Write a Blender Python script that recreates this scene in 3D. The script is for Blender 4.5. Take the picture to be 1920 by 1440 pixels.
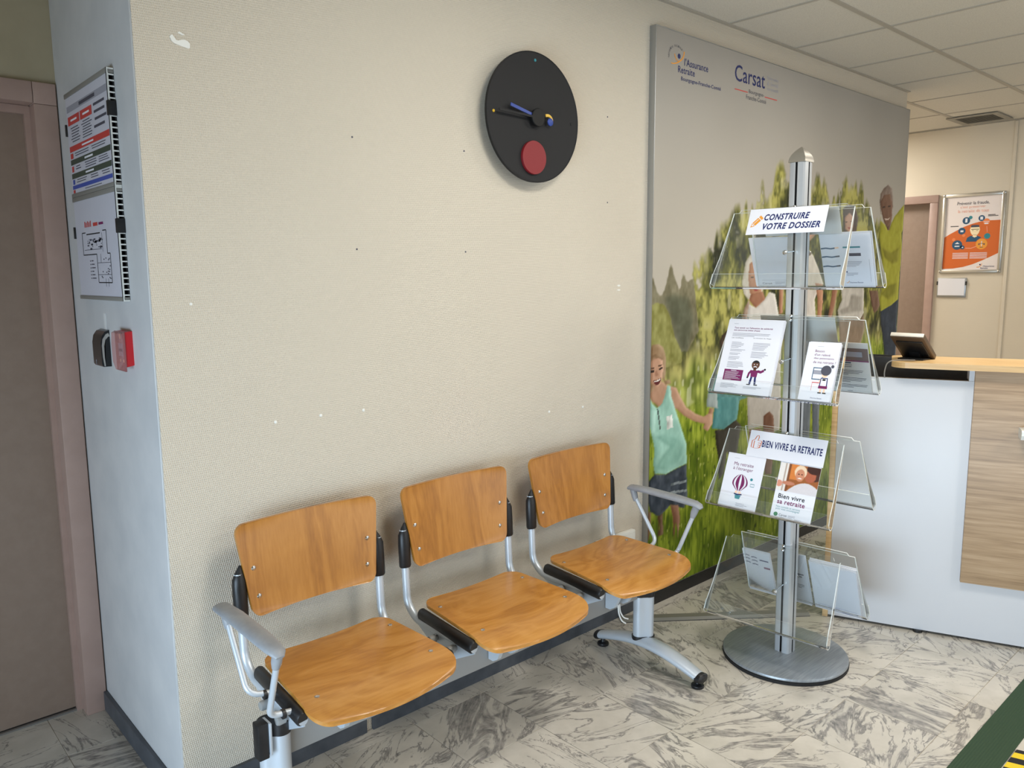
import bpy, bmesh, math, random
import numpy as np
from mathutils import Vector, Matrix

for o in list(bpy.data.objects):
    bpy.data.objects.remove(o)
scene = bpy.context.scene
COL = scene.collection
random.seed(7)

# ------------------------------------------------------------------ camera
cam_data = bpy.data.cameras.new('camera')
cam_data.sensor_width = 36.0
cam_data.lens = 1469.0 / 1920.0 * 36.0
cam_data.clip_start = 0.02
cam = bpy.data.objects.new('camera', cam_data)
COL.objects.link(cam)
right = Vector((0.73923473, -0.67340817, -0.00731153))
up = Vector((0.09841346, 0.09728047, 0.99037937))
fwd = Vector((0.66621829, 0.73284238, -0.13818553))
cm = Matrix((right, up, -fwd)).transposed().to_4x4()
cm.translation = Vector((0.0, -2.1255, 1.5))
cam.matrix_world = cm
scene.camera = cam

# ------------------------------------------------------------------ world, lights, exposure
world = bpy.data.worlds.new('daylight')
scene.world = world
world.use_nodes = True
bg = world.node_tree.nodes['Background']
bg.inputs['Color'].default_value = (0.78, 0.88, 1.0, 1)
bg.inputs['Strength'].default_value = 1.0

def area(name, loc, rot, sx, sy, power, color, spread=180):
    l = bpy.data.lights.new(name, 'AREA')
    l.shape = 'RECTANGLE'
    l.size = sx
    l.size_y = sy
    l.energy = power
    l.color = color
    l.spread = math.radians(spread)
    o = bpy.data.objects.new(name, l)
    o.location = loc
    o.rotation_euler = rot
    COL.objects.link(o)
    return o

# daylight through the glazed entrance at the left, a smaller front window, and the ceiling panels
area('entrance_daylight', (-1.42, -1.85, 0.52), (math.radians(90), 0, math.radians(-90)), 2.6, 0.86, 76, (0.62, 0.81, 1.0), 130)
area('front_window_daylight', (3.9, -5.24, 1.05), (math.radians(90), 0, 0), 4.4, 1.7, 30, (0.94, 0.97, 1.0))
PANELS = ((1.77, -1.38), (3.57, -1.38), (5.37, -2.58), (2.67, -3.18), (6.17, 1.32))
for px_, py_ in PANELS:
    area('ceiling_panel_light', (px_, py_, 2.612), (0, 0, 0), 0.56, 0.56, 40 if py_ > 0 else 26, (1.0, 0.955, 0.88))

scene.view_settings.view_transform = 'Standard'
scene.view_settings.look = 'None'
scene.view_settings.gamma = 1.0
scene.view_settings.use_curve_mapping = False
scene.view_settings.exposure = 0.0
scene.cycles.transparent_max_bounces = 32

# ------------------------------------------------------------------ helpers
def lin(c):
    c = c / 255.0
    return c / 12.92 if c <= 0.04045 else ((c + 0.055) / 1.055) ** 2.4

def rgb(r, g, b):
    return (lin(r), lin(g), lin(b), 1.0)

MATS = {}

def mat(name, col, rough=0.5, metal=0.0, spec=0.5, coat=0.0):
    if name in MATS:
        return MATS[name]
    m = bpy.data.materials.new(name)
    m.use_nodes = True
    b = m.node_tree.nodes['Principled BSDF']
    b.inputs['Base Color'].default_value = col
    b.inputs['Roughness'].default_value = rough
    b.inputs['Metallic'].default_value = metal
    b.inputs['Specular IOR Level'].default_value = spec
    b.inputs['Coat Weight'].default_value = coat
    MATS[name] = m
    return m

def nd(m, t, **kw):
    n = m.node_tree.nodes.new(t)
    for k, v in kw.items():
        setattr(n, k, v)
    return n

def lk(m, a, b):
    m.node_tree.links.new(a, b)

def bsdf(m):
    return m.node_tree.nodes['Principled BSDF']

def ramp(m, fac, stops):
    r = nd(m, 'ShaderNodeValToRGB')
    els = r.color_ramp.elements
    els[0].position, els[0].color = stops[0]
    els[1].position, els[1].color = stops[-1]
    for p, c in stops[1:-1]:
        e = els.new(p)
        e.color = c
    lk(m, fac, r.inputs['Fac'])
    return r.outputs['Color']

def mapping(m, scale=(1, 1, 1), rot=(0, 0, 0), space='Object'):
    tc = nd(m, 'ShaderNodeTexCoord')
    mp = nd(m, 'ShaderNodeMapping')
    mp.inputs['Scale'].default_value = scale
    mp.inputs['Rotation'].default_value = rot
    lk(m, tc.outputs[space], mp.inputs['Vector'])
    return mp.outputs['Vector']

def noise(m, vec, scale, detail=4, rough=0.55, dist=0.0):
    n = nd(m, 'ShaderNodeTexNoise')
    n.inputs['Scale'].default_value = scale
    n.inputs['Detail'].default_value = detail
    n.inputs['Roughness'].default_value = rough
    n.inputs['Distortion'].default_value = dist
    if vec is not None:
        lk(m, vec, n.inputs['Vector'])
    return n

def bump(m, height, strength, dist):
    b = nd(m, 'ShaderNodeBump')
    b.inputs['Strength'].default_value = strength
    b.inputs['Distance'].default_value = dist
    lk(m, height, b.inputs['Height'])
    lk(m, b.outputs['Normal'], bsdf(m).inputs['Normal'])

def speckle(m, c1, c2, scale, lo=0.35, hi=0.65, bumpd=0.0):
    n = noise(m, mapping(m), scale)
    lk(m, ramp(m, n.outputs['Fac'], [(lo, c1), (hi, c2)]), bsdf(m).inputs['Base Color'])
    if bumpd:
        bump(m, n.outputs['Fac'], 0.4, bumpd)
    return m

def wloc(o):
    v = Vector((0, 0, 0))
    while o is not None:
        v += o.location
        o = o.parent
    return v

def obj(name, verts, faces, material, parent=None, smooth=False, origin=None, fmat=None, mats=None):
    V = np.array(verts, dtype=float)
    if origin is None:
        origin = (V.max(0) + V.min(0)) / 2
        if parent is None:
            origin[2] = V[:, 2].min()
    origin = np.array(origin)
    me = bpy.data.meshes.new(name)
    me.from_pydata((V - origin).tolist(), [], faces)
    if mats:
        for x in mats:
            me.materials.append(x)
    else:
        me.materials.append(material)
    if fmat is not None:
        me.polygons.foreach_set('material_index', fmat)
    if smooth:
        me.polygons.foreach_set('use_smooth', [True] * len(me.polygons))
    me.update()
    o = bpy.data.objects.new(name, me)
    COL.objects.link(o)
    if parent is not None:
        o.parent = parent
        o.location = Vector(origin) - wloc(parent)
    else:
        o.location = origin
    return o

def bm_obj(name, bm, material, parent=None, smooth=False, origin=None):
    bmesh.ops.recalc_face_normals(bm, faces=bm.faces)
    bm.verts.index_update()
    vs = [v.co[:] for v in bm.verts]
    fs = [[v.index for v in f.verts] for f in bm.faces]
    bm.free()
    return obj(name, vs, fs, material, parent, smooth, origin)

def auto_smooth(o, ang=35):
    me = o.data
    me.polygons.foreach_set('use_smooth', [True] * len(me.polygons))
    me.set_sharp_from_angle(angle=math.radians(ang))
    return o

def box(name, x0, x1, y0, y1, z0, z1, material, parent=None, bevel=0.0, seg=2):
    bm = bmesh.new()
    bmesh.ops.create_cube(bm, size=1.0)
    for v in bm.verts:
        v.co = Vector((x0 if v.co.x < 0 else x1, y0 if v.co.y < 0 else y1, z0 if v.co.z < 0 else z1))
    if bevel:
        bmesh.ops.bevel(bm, geom=bm.edges[:], offset=bevel, segments=seg, affect='EDGES', profile=0.5)
    o = bm_obj(name, bm, material, parent)
    if bevel:
        auto_smooth(o, 40)
    return o

def frame_box(name, O, ax, ay, az, r, material, parent=None, bevel=0.0):
    """box with extents r=(x0,x1,y0,y1,z0,z1) measured along the axes ax, ay, az from O"""
    bm = bmesh.new()
    bmesh.ops.create_cube(bm, size=1.0)
    O, ax, ay, az = Vector(O), Vector(ax), Vector(ay), Vector(az)
    loc = []
    for v in bm.verts:
        v.co = Vector((r[0] if v.co.x < 0 else r[1], r[2] if v.co.y < 0 else r[3], r[4] if v.co.z < 0 else r[5]))
    if bevel:
        bmesh.ops.bevel(bm, geom=bm.edges[:], offset=bevel, segments=2, affect='EDGES', profile=0.5)
    for v in bm.verts:
        c = v.co.copy()
        v.co = O + ax * c.x + ay * c.y + az * c.z
    o = bm_obj(name, bm, material, parent)
    if bevel:
        auto_smooth(o, 40)
    return o

def fillet(pts, r, n=6):
    pts = [Vector(p) for p in pts]
    out = [pts[0]]
    for i in range(1, len(pts) - 1):
        a, b, c = pts[i - 1], pts[i], pts[i + 1]
        d1 = (a - b)
        d2 = (c - b)
        l = min(r, d1.length * 0.45, d2.length * 0.45)
        p0 = b + d1.normalized() * l
        p1 = b + d2.normalized() * l
        for k in range(n + 1):
            t = k / n
            out.append(p0 * (1 - t) ** 2 + b * 2 * t * (1 - t) + p1 * t * t)
    out.append(pts[-1])
    return out

def tube(name, pts, rad, material, parent=None, n=12, squash=None, caps=True):
    """sweep; rad is a number or a list; squash=(a,b) scales the section's two axes"""
    pts = [Vector(p) for p in pts]
    rads = rad if isinstance(rad, (list, tuple)) else [rad] * len(pts)
    sq = squash or (1, 1)
    V, Fc = [], []
    t0 = (pts[1] - pts[0]).normalized()
    ref = Vector((0, 0, 1)) if abs(t0.z) < 0.9 else Vector((1, 0, 0))
    u = t0.cross(ref).normalized()
    for i, p in enumerate(pts):
        if i == 0:
            t = t0
        elif i == len(pts) - 1:
            t = (pts[i] - pts[i - 1]).normalized()
        else:
            t = ((pts[i + 1] - p).normalized() + (p - pts[i - 1]).normalized()).normalized()
        u = (u - t * u.dot(t)).normalized()
        w = t.cross(u)
        for k in range(n):
            a = 2 * math.pi * k / n
            V.append(p + u * math.cos(a) * rads[i] * sq[0] + w * math.sin(a) * rads[i] * sq[1])
    for i in range(len(pts) - 1):
        for k in range(n):
            Fc.append([i * n + k, i * n + (k + 1) % n, (i + 1) * n + (k + 1) % n, (i + 1) * n + k])
    if caps:
        Fc.append(list(range(n))[::-1])
        Fc.append([(len(pts) - 1) * n + k for k in range(n)])
    o = obj(name, [v[:] for v in V], Fc, material, parent)
    return auto_smooth(o, 50)

def lathe(name, center, axis, prof, material, parent=None, n=32):
    """prof: list of (radius, distance along axis)"""
    c = Vector(center)
    ax = Vector(axis).normalized()
    ref = Vector((0, 0, 1)) if abs(ax.z) < 0.9 else Vector((1, 0, 0))
    u = ax.cross(ref).normalized()
    w = ax.cross(u)
    V, Fc = [], []
    for r, d in prof:
        for k in range(n):
            a = 2 * math.pi * k / n
            V.append((c + ax * d + (u * math.cos(a) + w * math.sin(a)) * max(r, 1e-5))[:])
    for i in range(len(prof) - 1):
        for k in range(n):
            Fc.append([i * n + k, i * n + (k + 1) % n, (i + 1) * n + (k + 1) % n, (i + 1) * n + k])
    Fc.append(list(range(n))[::-1])
    Fc.append([(len(prof) - 1) * n + k for k in range(n)])
    o = obj(name, V, Fc, material, parent)
    bm = bmesh.new()
    bm.from_mesh(o.data)
    bmesh.ops.recalc_face_normals(bm, faces=bm.faces)
    bm.to_mesh(o.data)
    bm.free()
    return auto_smooth(o, 40)

def prism(name, poly, O, ax, ay, an, thick, material, parent=None, smooth=False):
    """poly of (a,b) in the ax, ay plane at O, extruded by thick along an"""
    O, ax, ay, an = Vector(O), Vector(ax), Vector(ay), Vector(an)
    k = len(poly)
    V = [(O + ax * a + ay * b)[:] for a, b in poly] + [(O + ax * a + ay * b + an * thick)[:] for a, b in poly]
    Fc = [list(range(k))[::-1], list(range(k, 2 * k))]
    for i in range(k):
        j = (i + 1) % k
        Fc.append([i, j, k + j, k + i])
    bm = bmesh.new()
    vs = [bm.verts.new(v) for v in V]
    for f in Fc:
        bm.faces.new([vs[i] for i in f])
    bmesh.ops.triangulate(bm, faces=[f for f in bm.faces if len(f.verts) > 4])
    o = bm_obj(name, bm, material, parent)
    return auto_smooth(o, 40) if smooth else o

def circle_poly(a, b, r, n=24, r2=None):
    return [(a + r * math.cos(2 * math.pi * k / n), b + (r2 or r) * math.sin(2 * math.pi * k / n)) for k in range(n)]

def thing(name, loc, label, cat, group=None):
    o = bpy.data.objects.new(name, None)
    o.empty_display_size = 0.05
    o.location = loc
    COL.objects.link(o)
    return tag(o, label, cat, group)

def tag(o, label, cat, group=None):
    o['label'] = label
    o['category'] = cat
    if group:
        o['group'] = group
    return o

def struct(o):
    o['kind'] = 'structure'
    return o

def dup(o, dx, parent):
    c = o.copy()
    COL.objects.link(c)
    c.parent = parent
    c.location = o.location + (Vector(dx) if o.parent == parent else Vector((0, 0, 0)))
    for ch in list(o.children):
        d = ch.copy()
        COL.objects.link(d)
        d.parent = c
    return c

def text(name, s, O, ax, ay, an, w, h, material, parent, bold=0.0, shear=0.0, anchor='l'):
    """lettering fitted to width w and height h, lower left corner of its box at O"""
    cu = bpy.data.curves.new(name, 'FONT')
    cu.body = s
    cu.size = 1.0
    cu.shear = shear
    cu.offset = bold
    cu.space_character = 1.0 + bold * 3.5
    cu.resolution_u = 3
    to = bpy.data.objects.new(name, cu)
    COL.objects.link(to)
    dg = bpy.context.evaluated_depsgraph_get()
    me = bpy.data.meshes.new_from_object(to.evaluated_get(dg))
    V = np.array([v.co[:] for v in me.vertices])
    Fc = [list(p.vertices) for p in me.polygons]
    bpy.data.objects.remove(to)
    bpy.data.curves.remove(cu)
    bpy.data.meshes.remove(me)
    mn, mx = V.min(0), V.max(0)
    sx = w / (mx[0] - mn[0])
    sy = h / (mx[1] - mn[1]) if h else sx
    O, ax, ay, an = [np.array(q, dtype=float) for q in (O, ax, ay, an)]
    P = O + np.outer((V[:, 0] - mn[0]) * sx, ax) + np.outer((V[:, 1] - mn[1]) * sy, ay) + an * 0.0004
    return obj(name, P, Fc, material, parent)

SMALL_PRINT = ('text_lines', 'small_text', 'box_text', 'title_text', 'plan_furniture', 'legend', 'maker_mark', 'plan_walls', 'plan_title', 'thumb_symbol')

def flat(name, polys, O, ax, ay, an, material, parent, lift=0.0003):
    """printed flat shapes of one ink on the plane through O; each shape a part, tiny print joined"""
    O, ax, ay, an = [Vector(q) for q in (O, ax, ay, an)]
    if name in SMALL_PRINT and len(polys) > 1:
        V, Fc = [], []
        for poly in polys:
            i = len(V)
            V += [(O + ax * a + ay * b + an * lift)[:] for a, b in poly]
            Fc.append(list(range(i, i + len(poly))))
        o = obj(name, V, Fc, material, parent)
        o['kind'] = 'stuff'
        return o
    for poly in polys:
        o = obj(name, [(O + ax * a + ay * b + an * lift)[:] for a, b in poly], [list(range(len(poly)))], material, parent)
    return o

def rect(a0, a1, b0, b1):
    return [(a0, b0), (a1, b0), (a1, b1), (a0, b1)]

def stroke(pts, w0, w1=None):
    """polyline with width as a polygon"""
    w1 = w0 if w1 is None else w1
    L, R = [], []
    n = len(pts)
    for i, p in enumerate(pts):
        a = pts[max(i - 1, 0)]
        b = pts[min(i + 1, n - 1)]
        dx, dy = b[0] - a[0], b[1] - a[1]
        l = math.hypot(dx, dy) or 1
        w = (w0 + (w1 - w0) * i / (n - 1)) / 2
        L.append((p[0] - dy / l * w, p[1] + dx / l * w))
        R.append((p[0] + dy / l * w, p[1] - dx / l * w))
    return L + R[::-1]

# ------------------------------------------------------------------ materials
# woven glass-fibre wall covering
def wall_fabric(name, c1, c2, bstr=0.35):
    m = mat(name, c1, 0.75, spec=0.25)
    v = mapping(m)
    n = noise(m, v, 0.9, 3)
    lk(m, ramp(m, n.outputs['Fac'], [(0.3, c1), (0.7, c2)]), bsdf(m).inputs['Base Color'])
    w1 = nd(m, 'ShaderNodeTexWave', wave_type='BANDS', bands_direction='X')
    w1.inputs['Scale'].default_value = 28.0
    w1.inputs['Distortion'].default_value = 1.2
    w1.inputs['Detail'].default_value = 1.5
    w1.inputs['Detail Scale'].default_value = 3.0
    lk(m, mapping(m, (2.3, 1, 1.0), (0, math.radians(24), 0)), w1.inputs['Vector'])
    w2 = nd(m, 'ShaderNodeTexWave', wave_type='BANDS', bands_direction='Z')
    w2.inputs['Scale'].default_value = 26.0
    w2.inputs['Distortion'].default_value = 1.5
    w2.inputs['Detail'].default_value = 1.5
    lk(m, mapping(m, (1, 1, 2.0), (0, math.radians(4), 0)), w2.inputs['Vector'])
    mu = nd(m, 'ShaderNodeMath', operation='MULTIPLY')
    lk(m, w1.outputs['Fac'], mu.inputs[0])
    lk(m, w2.outputs['Fac'], mu.inputs[1])
    bump(m, mu.outputs[0], bstr, 0.004)
    return m

M_WALL = wall_fabric('beige woven wall covering', rgb(207, 198, 182), rgb(203, 194, 178), 0.5)
M_FARWALL = wall_fabric('cream partition wall', rgb(214, 204, 186), rgb(206, 196, 178), 0.05)
M_WHITEWALL = speckle(mat('white painted plaster', rgb(194, 194, 194), 0.6), rgb(188, 189, 190), rgb(198, 198, 198), 6.0, bumpd=0.0006)
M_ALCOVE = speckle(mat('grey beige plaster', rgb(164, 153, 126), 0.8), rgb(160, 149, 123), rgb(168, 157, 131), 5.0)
M_DOOR = speckle(mat('taupe door laminate', rgb(138, 119, 105), 0.5), rgb(136, 117, 103), rgb(141, 122, 108), 30.0)
M_FRAME = speckle(mat('mauve taupe door frame paint', rgb(168, 142, 131), 0.45), rgb(165, 139, 128), rgb(171, 145, 134), 12.0)
M_BASE = speckle(mat('charcoal skirting', rgb(70, 74, 80), 0.45), rgb(64, 68, 74), rgb(78, 82, 88), 18.0)
M_CEIL = speckle(mat('mineral fibre ceiling tile', rgb(205, 200, 189), 0.9, spec=0.2), rgb(198, 193, 182), rgb(212, 208, 196), 220.0, bumpd=0.0008)
M_TBAR = mat('ceiling grid steel', rgb(170, 164, 152), 0.6)
M_PLENUM = mat('ceiling void', rgb(120, 116, 108), 0.9)
M_ALU = mat('satin aluminium', rgb(176, 180, 184), 0.32, 1.0)
M_CHROME = mat('bright chrome', rgb(215, 218, 220), 0.12, 1.0)
M_BLACK = speckle(mat('black plastic', rgb(22, 22, 24), 0.42), rgb(18, 18, 20), rgb(26, 26, 28), 60.0)
M_RUBBER = mat('black rubber', rgb(18, 18, 20), 0.75)
M_GREYPLASTIC = speckle(mat('grey armrest plastic', rgb(142, 145, 149), 0.5), rgb(138, 141, 146), rgb(147, 150, 154), 40.0)
M_STEEL = mat('pale silver powder coat', rgb(196, 204, 212), 0.35, 0.35)
M_BEAM = mat('grey powder coated beam', rgb(150, 150, 148), 0.5, 0.1)
M_WHITEPL = mat('white plastic', rgb(226, 226, 220), 0.45)
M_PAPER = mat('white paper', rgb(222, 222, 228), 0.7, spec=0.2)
M_PAPERBACK = mat('grey card back', rgb(205, 203, 200), 0.75, spec=0.2)  # card backs, a little greyer than the white paper
M_NAVY = mat('navy ink', rgb(22, 34, 92), 0.6)
M_INK = mat('dark grey ink', rgb(70, 70, 82), 0.6)
M_GREYINK = mat('pale grey ink', rgb(150, 150, 160), 0.6)
M_RED = mat('red ink', rgb(196, 62, 58), 0.6)
M_ORANGE = mat('orange ink', rgb(204, 98, 30), 0.55)
M_AMBER = mat('amber ink', rgb(224, 150, 50), 0.6)
M_TEAL = mat('teal ink', rgb(40, 128, 138), 0.6)
M_DBLUE = mat('petrol blue ink', rgb(30, 76, 108), 0.6)
M_PURPLE = mat('plum ink', rgb(112, 20, 84), 0.6)
M_BROWN = mat('brown ink', rgb(92, 56, 36), 0.6)
M_SKIN = mat('skin tone ink', rgb(240, 200, 170), 0.6)
M_GREEN = mat('green ink', rgb(50, 120, 80), 0.6)
M_OLIVE = mat('dark olive ink', rgb(66, 78, 62), 0.6)
M_BLUEINK = mat('blue ink', rgb(62, 80, 160), 0.6)
M_BRONZE = mat('bronze grey casing', rgb(96, 80, 66), 0.4, 0.5)
M_CABLE = mat('white cable sheath', rgb(220, 220, 216), 0.5)

# beech plywood
def beech(name, c_dark, c_mid, c_light, horizontal=True, rough=0.28):
    m = mat(name, c_mid, rough, coat=0.2)
    bsdf(m).inputs['Coat Roughness'].default_value = 0.18
    tc = nd(m, 'ShaderNodeTexCoord')
    oi = nd(m, 'ShaderNodeObjectInfo')
    cmb = nd(m, 'ShaderNodeVectorMath', operation='ADD')
    sc = nd(m, 'ShaderNodeMath', operation='MULTIPLY')
    sc.inputs[1].default_value = 7.0
    lk(m, oi.outputs['Random'], sc.inputs[0])
    lk(m, tc.outputs['Object'], cmb.inputs[0])
    lk(m, sc.outputs[0], cmb.inputs[1])
    mp = nd(m, 'ShaderNodeMapping')
    mp.inputs['Scale'].default_value = (1.0, 2.6, 2.6) if not horizontal else (2.4, 1.4, 0.55)
    lk(m, cmb.outputs[0], mp.inputs['Vector'])
    n1 = noise(m, mp.outputs['Vector'], 2.6, 3, 0.5, 1.4)
    mul = nd(m, 'ShaderNodeMath', operation='MULTIPLY')
    mul.inputs[1].default_value = 9.0
    lk(m, n1.outputs['Fac'], mul.inputs[0])
    fr = nd(m, 'ShaderNodeMath', operation='PINGPONG')
    fr.inputs[1].default_value = 1.0
    lk(m, mul.outputs[0], fr.inputs[0])
    mp2 = nd(m, 'ShaderNodeMapping')
    mp2.inputs['Scale'].default_value = (4, 60, 60) if not horizontal else (60, 60, 5)
    lk(m, cmb.outputs[0], mp2.inputs['Vector'])
    n2 = noise(m, mp2.outputs['Vector'], 2.5, 3)
    add = nd(m, 'ShaderNodeMath', operation='MULTIPLY_ADD')
    add.inputs[1].default_value = 0.42
    lk(m, fr.outputs[0], add.inputs[0])
    sc2 = nd(m, 'ShaderNodeMath', operation='MULTIPLY')
    sc2.inputs[1].default_value = 0.6
    lk(m, n2.outputs['Fac'], sc2.inputs[0])
    lk(m, sc2.outputs[0], add.inputs[2])
    lk(m, ramp(m, add.outputs[0], [(0.15, c_dark), (0.5, c_mid), (0.85, c_light)]), bsdf(m).inputs['Base Color'])
    return m

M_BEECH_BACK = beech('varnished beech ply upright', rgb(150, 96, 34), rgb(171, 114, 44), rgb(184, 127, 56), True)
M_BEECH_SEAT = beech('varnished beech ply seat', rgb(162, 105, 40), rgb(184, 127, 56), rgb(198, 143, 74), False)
def oak(name, c1, c2, c3, rough=0.45):
    m = mat(name, c2, rough)
    n1 = noise(m, mapping(m, (0.9, 0.9, 26.0)), 3.0, 5, 0.6, 0.35)
    n2 = noise(m, mapping(m, (3.0, 3.0, 160.0)), 3.0, 3)
    ad = nd(m, 'ShaderNodeMath', operation='MULTIPLY_ADD')
    lk(m, n2.outputs['Fac'], ad.inputs[0])
    ad.inputs[1].default_value = 0.45
    lk(m, n1.outputs['Fac'], ad.inputs[2])
    lk(m, ramp(m, ad.outputs[0], [(0.50, c1), (0.72, c2), (0.95, c3)]), bsdf(m).inputs['Base Color'])
    bump(m, n2.outputs['Fac'], 0.15, 0.0006)
    return m

M_OAK = oak('pale oak laminate', rgb(140, 114, 86), rgb(166, 138, 106), rgb(184, 157, 126))
M_OAKEDGE = oak('warm oak worktop', rgb(188, 150, 100), rgb(206, 170, 118), rgb(218, 186, 138), 0.4)
M_LAMINATE = mat('white laminate', rgb(204, 204, 206), 0.42)

# marble floor tile
def marble():
    m = mat('veined grey white marble', rgb(196, 188, 176), 0.22)
    tc = nd(m, 'ShaderNodeTexCoord')
    oi = nd(m, 'ShaderNodeObjectInfo')
    def scaled(mult):
        a = nd(m, 'ShaderNodeMath', operation='MULTIPLY')
        a.inputs[1].default_value = mult
        lk(m, oi.outputs['Random'], a.inputs[0])
        return a.outputs[0]
    rot = nd(m, 'ShaderNodeVectorRotate', rotation_type='Z_AXIS')
    lk(m, tc.outputs['Object'], rot.inputs['Vector'])
    lk(m, scaled(37.0), rot.inputs['Angle'])
    off = nd(m, 'ShaderNodeVectorMath', operation='ADD')
    lk(m, rot.outputs[0], off.inputs[0])
    lk(m, scaled(91.0), off.inputs[1])
    mp = nd(m, 'ShaderNodeMapping')
    mp.inputs['Scale'].default_value = (1.0, 3.4, 1.0)
    lk(m, off.outputs[0], mp.inputs['Vector'])
    # veins: streaked, warped
    n1 = noise(m, mp.outputs['Vector'], 3.8, 8, 0.62, 0.9)
    n2 = noise(m, off.outputs[0], 4.5, 3, 0.5, 0.6)
    sb = nd(m, 'ShaderNodeMath', operation='SUBTRACT')
    lk(m, n1.outputs['Fac'], sb.inputs[0])
    sb.inputs[1].default_value = 0.5
    ab = nd(m, 'ShaderNodeMath', operation='ABSOLUTE')
    lk(m, sb.outputs[0], ab.inputs[0])
    # width of the veins changes from tile to tile and across a tile
    wd = nd(m, 'ShaderNodeMapRange')
    lk(m, n2.outputs['Fac'], wd.inputs['Value'])
    wd.inputs['From Min'].default_value = 0.35
    wd.inputs['From Max'].default_value = 0.68
    wd.inputs['To Min'].default_value = 0.006
    fr = nd(m, 'ShaderNodeMath', operation='FRACT')
    lk(m, scaled(13.7), fr.inputs[0])
    mx = nd(m, 'ShaderNodeMath', operation='MULTIPLY_ADD')
    lk(m, fr.outputs[0], mx.inputs[0])
    mx.inputs[1].default_value = 0.125
    mx.inputs[2].default_value = 0.016
    lk(m, mx.outputs[0], wd.inputs['To Max'])
    dv = nd(m, 'ShaderNodeMath', operation='DIVIDE')
    lk(m, ab.outputs[0], dv.inputs[0])
    lk(m, wd.outputs[0], dv.inputs[1])
    vein = ramp(m, dv.outputs[0], [(0.0, (1, 1, 1, 1)), (0.55, (0.55, 0.55, 0.55, 1)), (1.0, (0, 0, 0, 1))])
    n3 = noise(m, off.outputs[0], 9.0, 4)
    base = ramp(m, n3.outputs['Fac'], [(0.3, rgb(184, 178, 167)), (0.7, rgb(205, 199, 188))])
    n4 = noise(m, off.outputs[0], 40.0, 3)
    dark = ramp(m, n4.outputs['Fac'], [(0.3, rgb(100, 98, 97)), (0.7, rgb(152, 147, 141))])
    mix = nd(m, 'ShaderNodeMix', data_type='RGBA')
    lk(m, vein, mix.inputs[0])
    lk(m, base, mix.inputs[6])
    lk(m, dark, mix.inputs[7])
    lk(m, mix.outputs[2], bsdf(m).inputs['Base Color'])
    return m

M_MARBLE = marble()
M_GROUT = mat('pale tile grout', rgb(176, 166, 150), 0.8)

# clear acrylic: reflects by Fresnel, lets the rest through
def acrylic(name, tint, body, body_fac):
    m = bpy.data.materials.new(name)
    m.use_nodes = True
    nt = m.node_tree
    nt.nodes.clear()
    out = nt.nodes.new('ShaderNodeOutputMaterial')
    tr = nt.nodes.new('ShaderNodeBsdfTransparent')
    tr.inputs['Color'].default_value = tint
    gl = nt.nodes.new('ShaderNodeBsdfGlossy')
    gl.inputs['Roughness'].default_value = 0.04
    fr = nt.nodes.new('ShaderNodeFresnel')
    fr.inputs['IOR'].default_value = 1.3
    mx = nt.nodes.new('ShaderNodeMixShader')
    nt.links.new(fr.outputs[0], mx.inputs[0])
    nt.links.new(tr.outputs[0], mx.inputs[1])
    nt.links.new(gl.outputs[0], mx.inputs[2])
    df = nt.nodes.new('ShaderNodeBsdfDiffuse')
    df.inputs['Color'].default_value = body
    m2 = nt.nodes.new('ShaderNodeMixShader')
    m2.inputs[0].default_value = body_fac
    nt.links.new(mx.outputs[0], m2.inputs[1])
    nt.links.new(df.outputs[0], m2.inputs[2])
    nt.links.new(m2.outputs[0], out.inputs[0])
    return m

M_ACR = acrylic('clear acrylic', (0.985, 0.99, 0.985, 1), rgb(225, 230, 225), 0.016)
M_ACREDGE = acrylic('polished acrylic edge', (0.92, 0.94, 0.92, 1), rgb(244, 248, 244), 0.6)
# ------------------------------------------------------------------ the setting
def multi_box(name, boxes, material, parent=None):
    V, Fc = [], []
    for x0, x1, y0, y1, z0, z1 in boxes:
        i = len(V)
        V += [(x0, y0, z0), (x1, y0, z0), (x1, y1, z0), (x0, y1, z0), (x0, y0, z1), (x1, y0, z1), (x1, y1, z1), (x0, y1, z1)]
        Fc += [[i, i + 3, i + 2, i + 1], [i + 4, i + 5, i + 6, i + 7], [i, i + 1, i + 5, i + 4], [i + 1, i + 2, i + 6, i + 5],
               [i + 2, i + 3, i + 7, i + 6], [i + 3, i, i + 4, i + 7]]
    return obj(name, V, Fc, material, parent)

CZ = 2.622          # ceiling height
floor = struct(box('floor', -1.5, 7.0, -5.35, 2.3, -0.06, -0.0015, M_GROUT))
TX, TY = 0.3023, 0.3045
tile_me = None
for i in range(-9, 12):
    for j in range(-6, 7):
        xc = 2.01 + TX * (i + 0.5)
        yc = -0.385 + TY * (j + 0.5)
        if yc > 1.1 or (yc > 0.12 and xc > 0.75) or xc < -0.9:
            continue
        if tile_me is None:
            hx, hy = TX / 2 - 0.0008, TY / 2 - 0.0008
            o = box('floor_tile', xc - hx, xc + hx, yc - hy, yc + hy, -0.011, 0.0, M_MARBLE, floor, 0.0006, 1)
            tile_me = o.data
            base_loc = (xc, yc, o.location.z)
        else:
            o = bpy.data.objects.new('floor_tile', tile_me)
            COL.objects.link(o)
            o.parent = floor
            o.location = Vector((xc, yc, -0.0055)) - wloc(floor)

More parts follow.
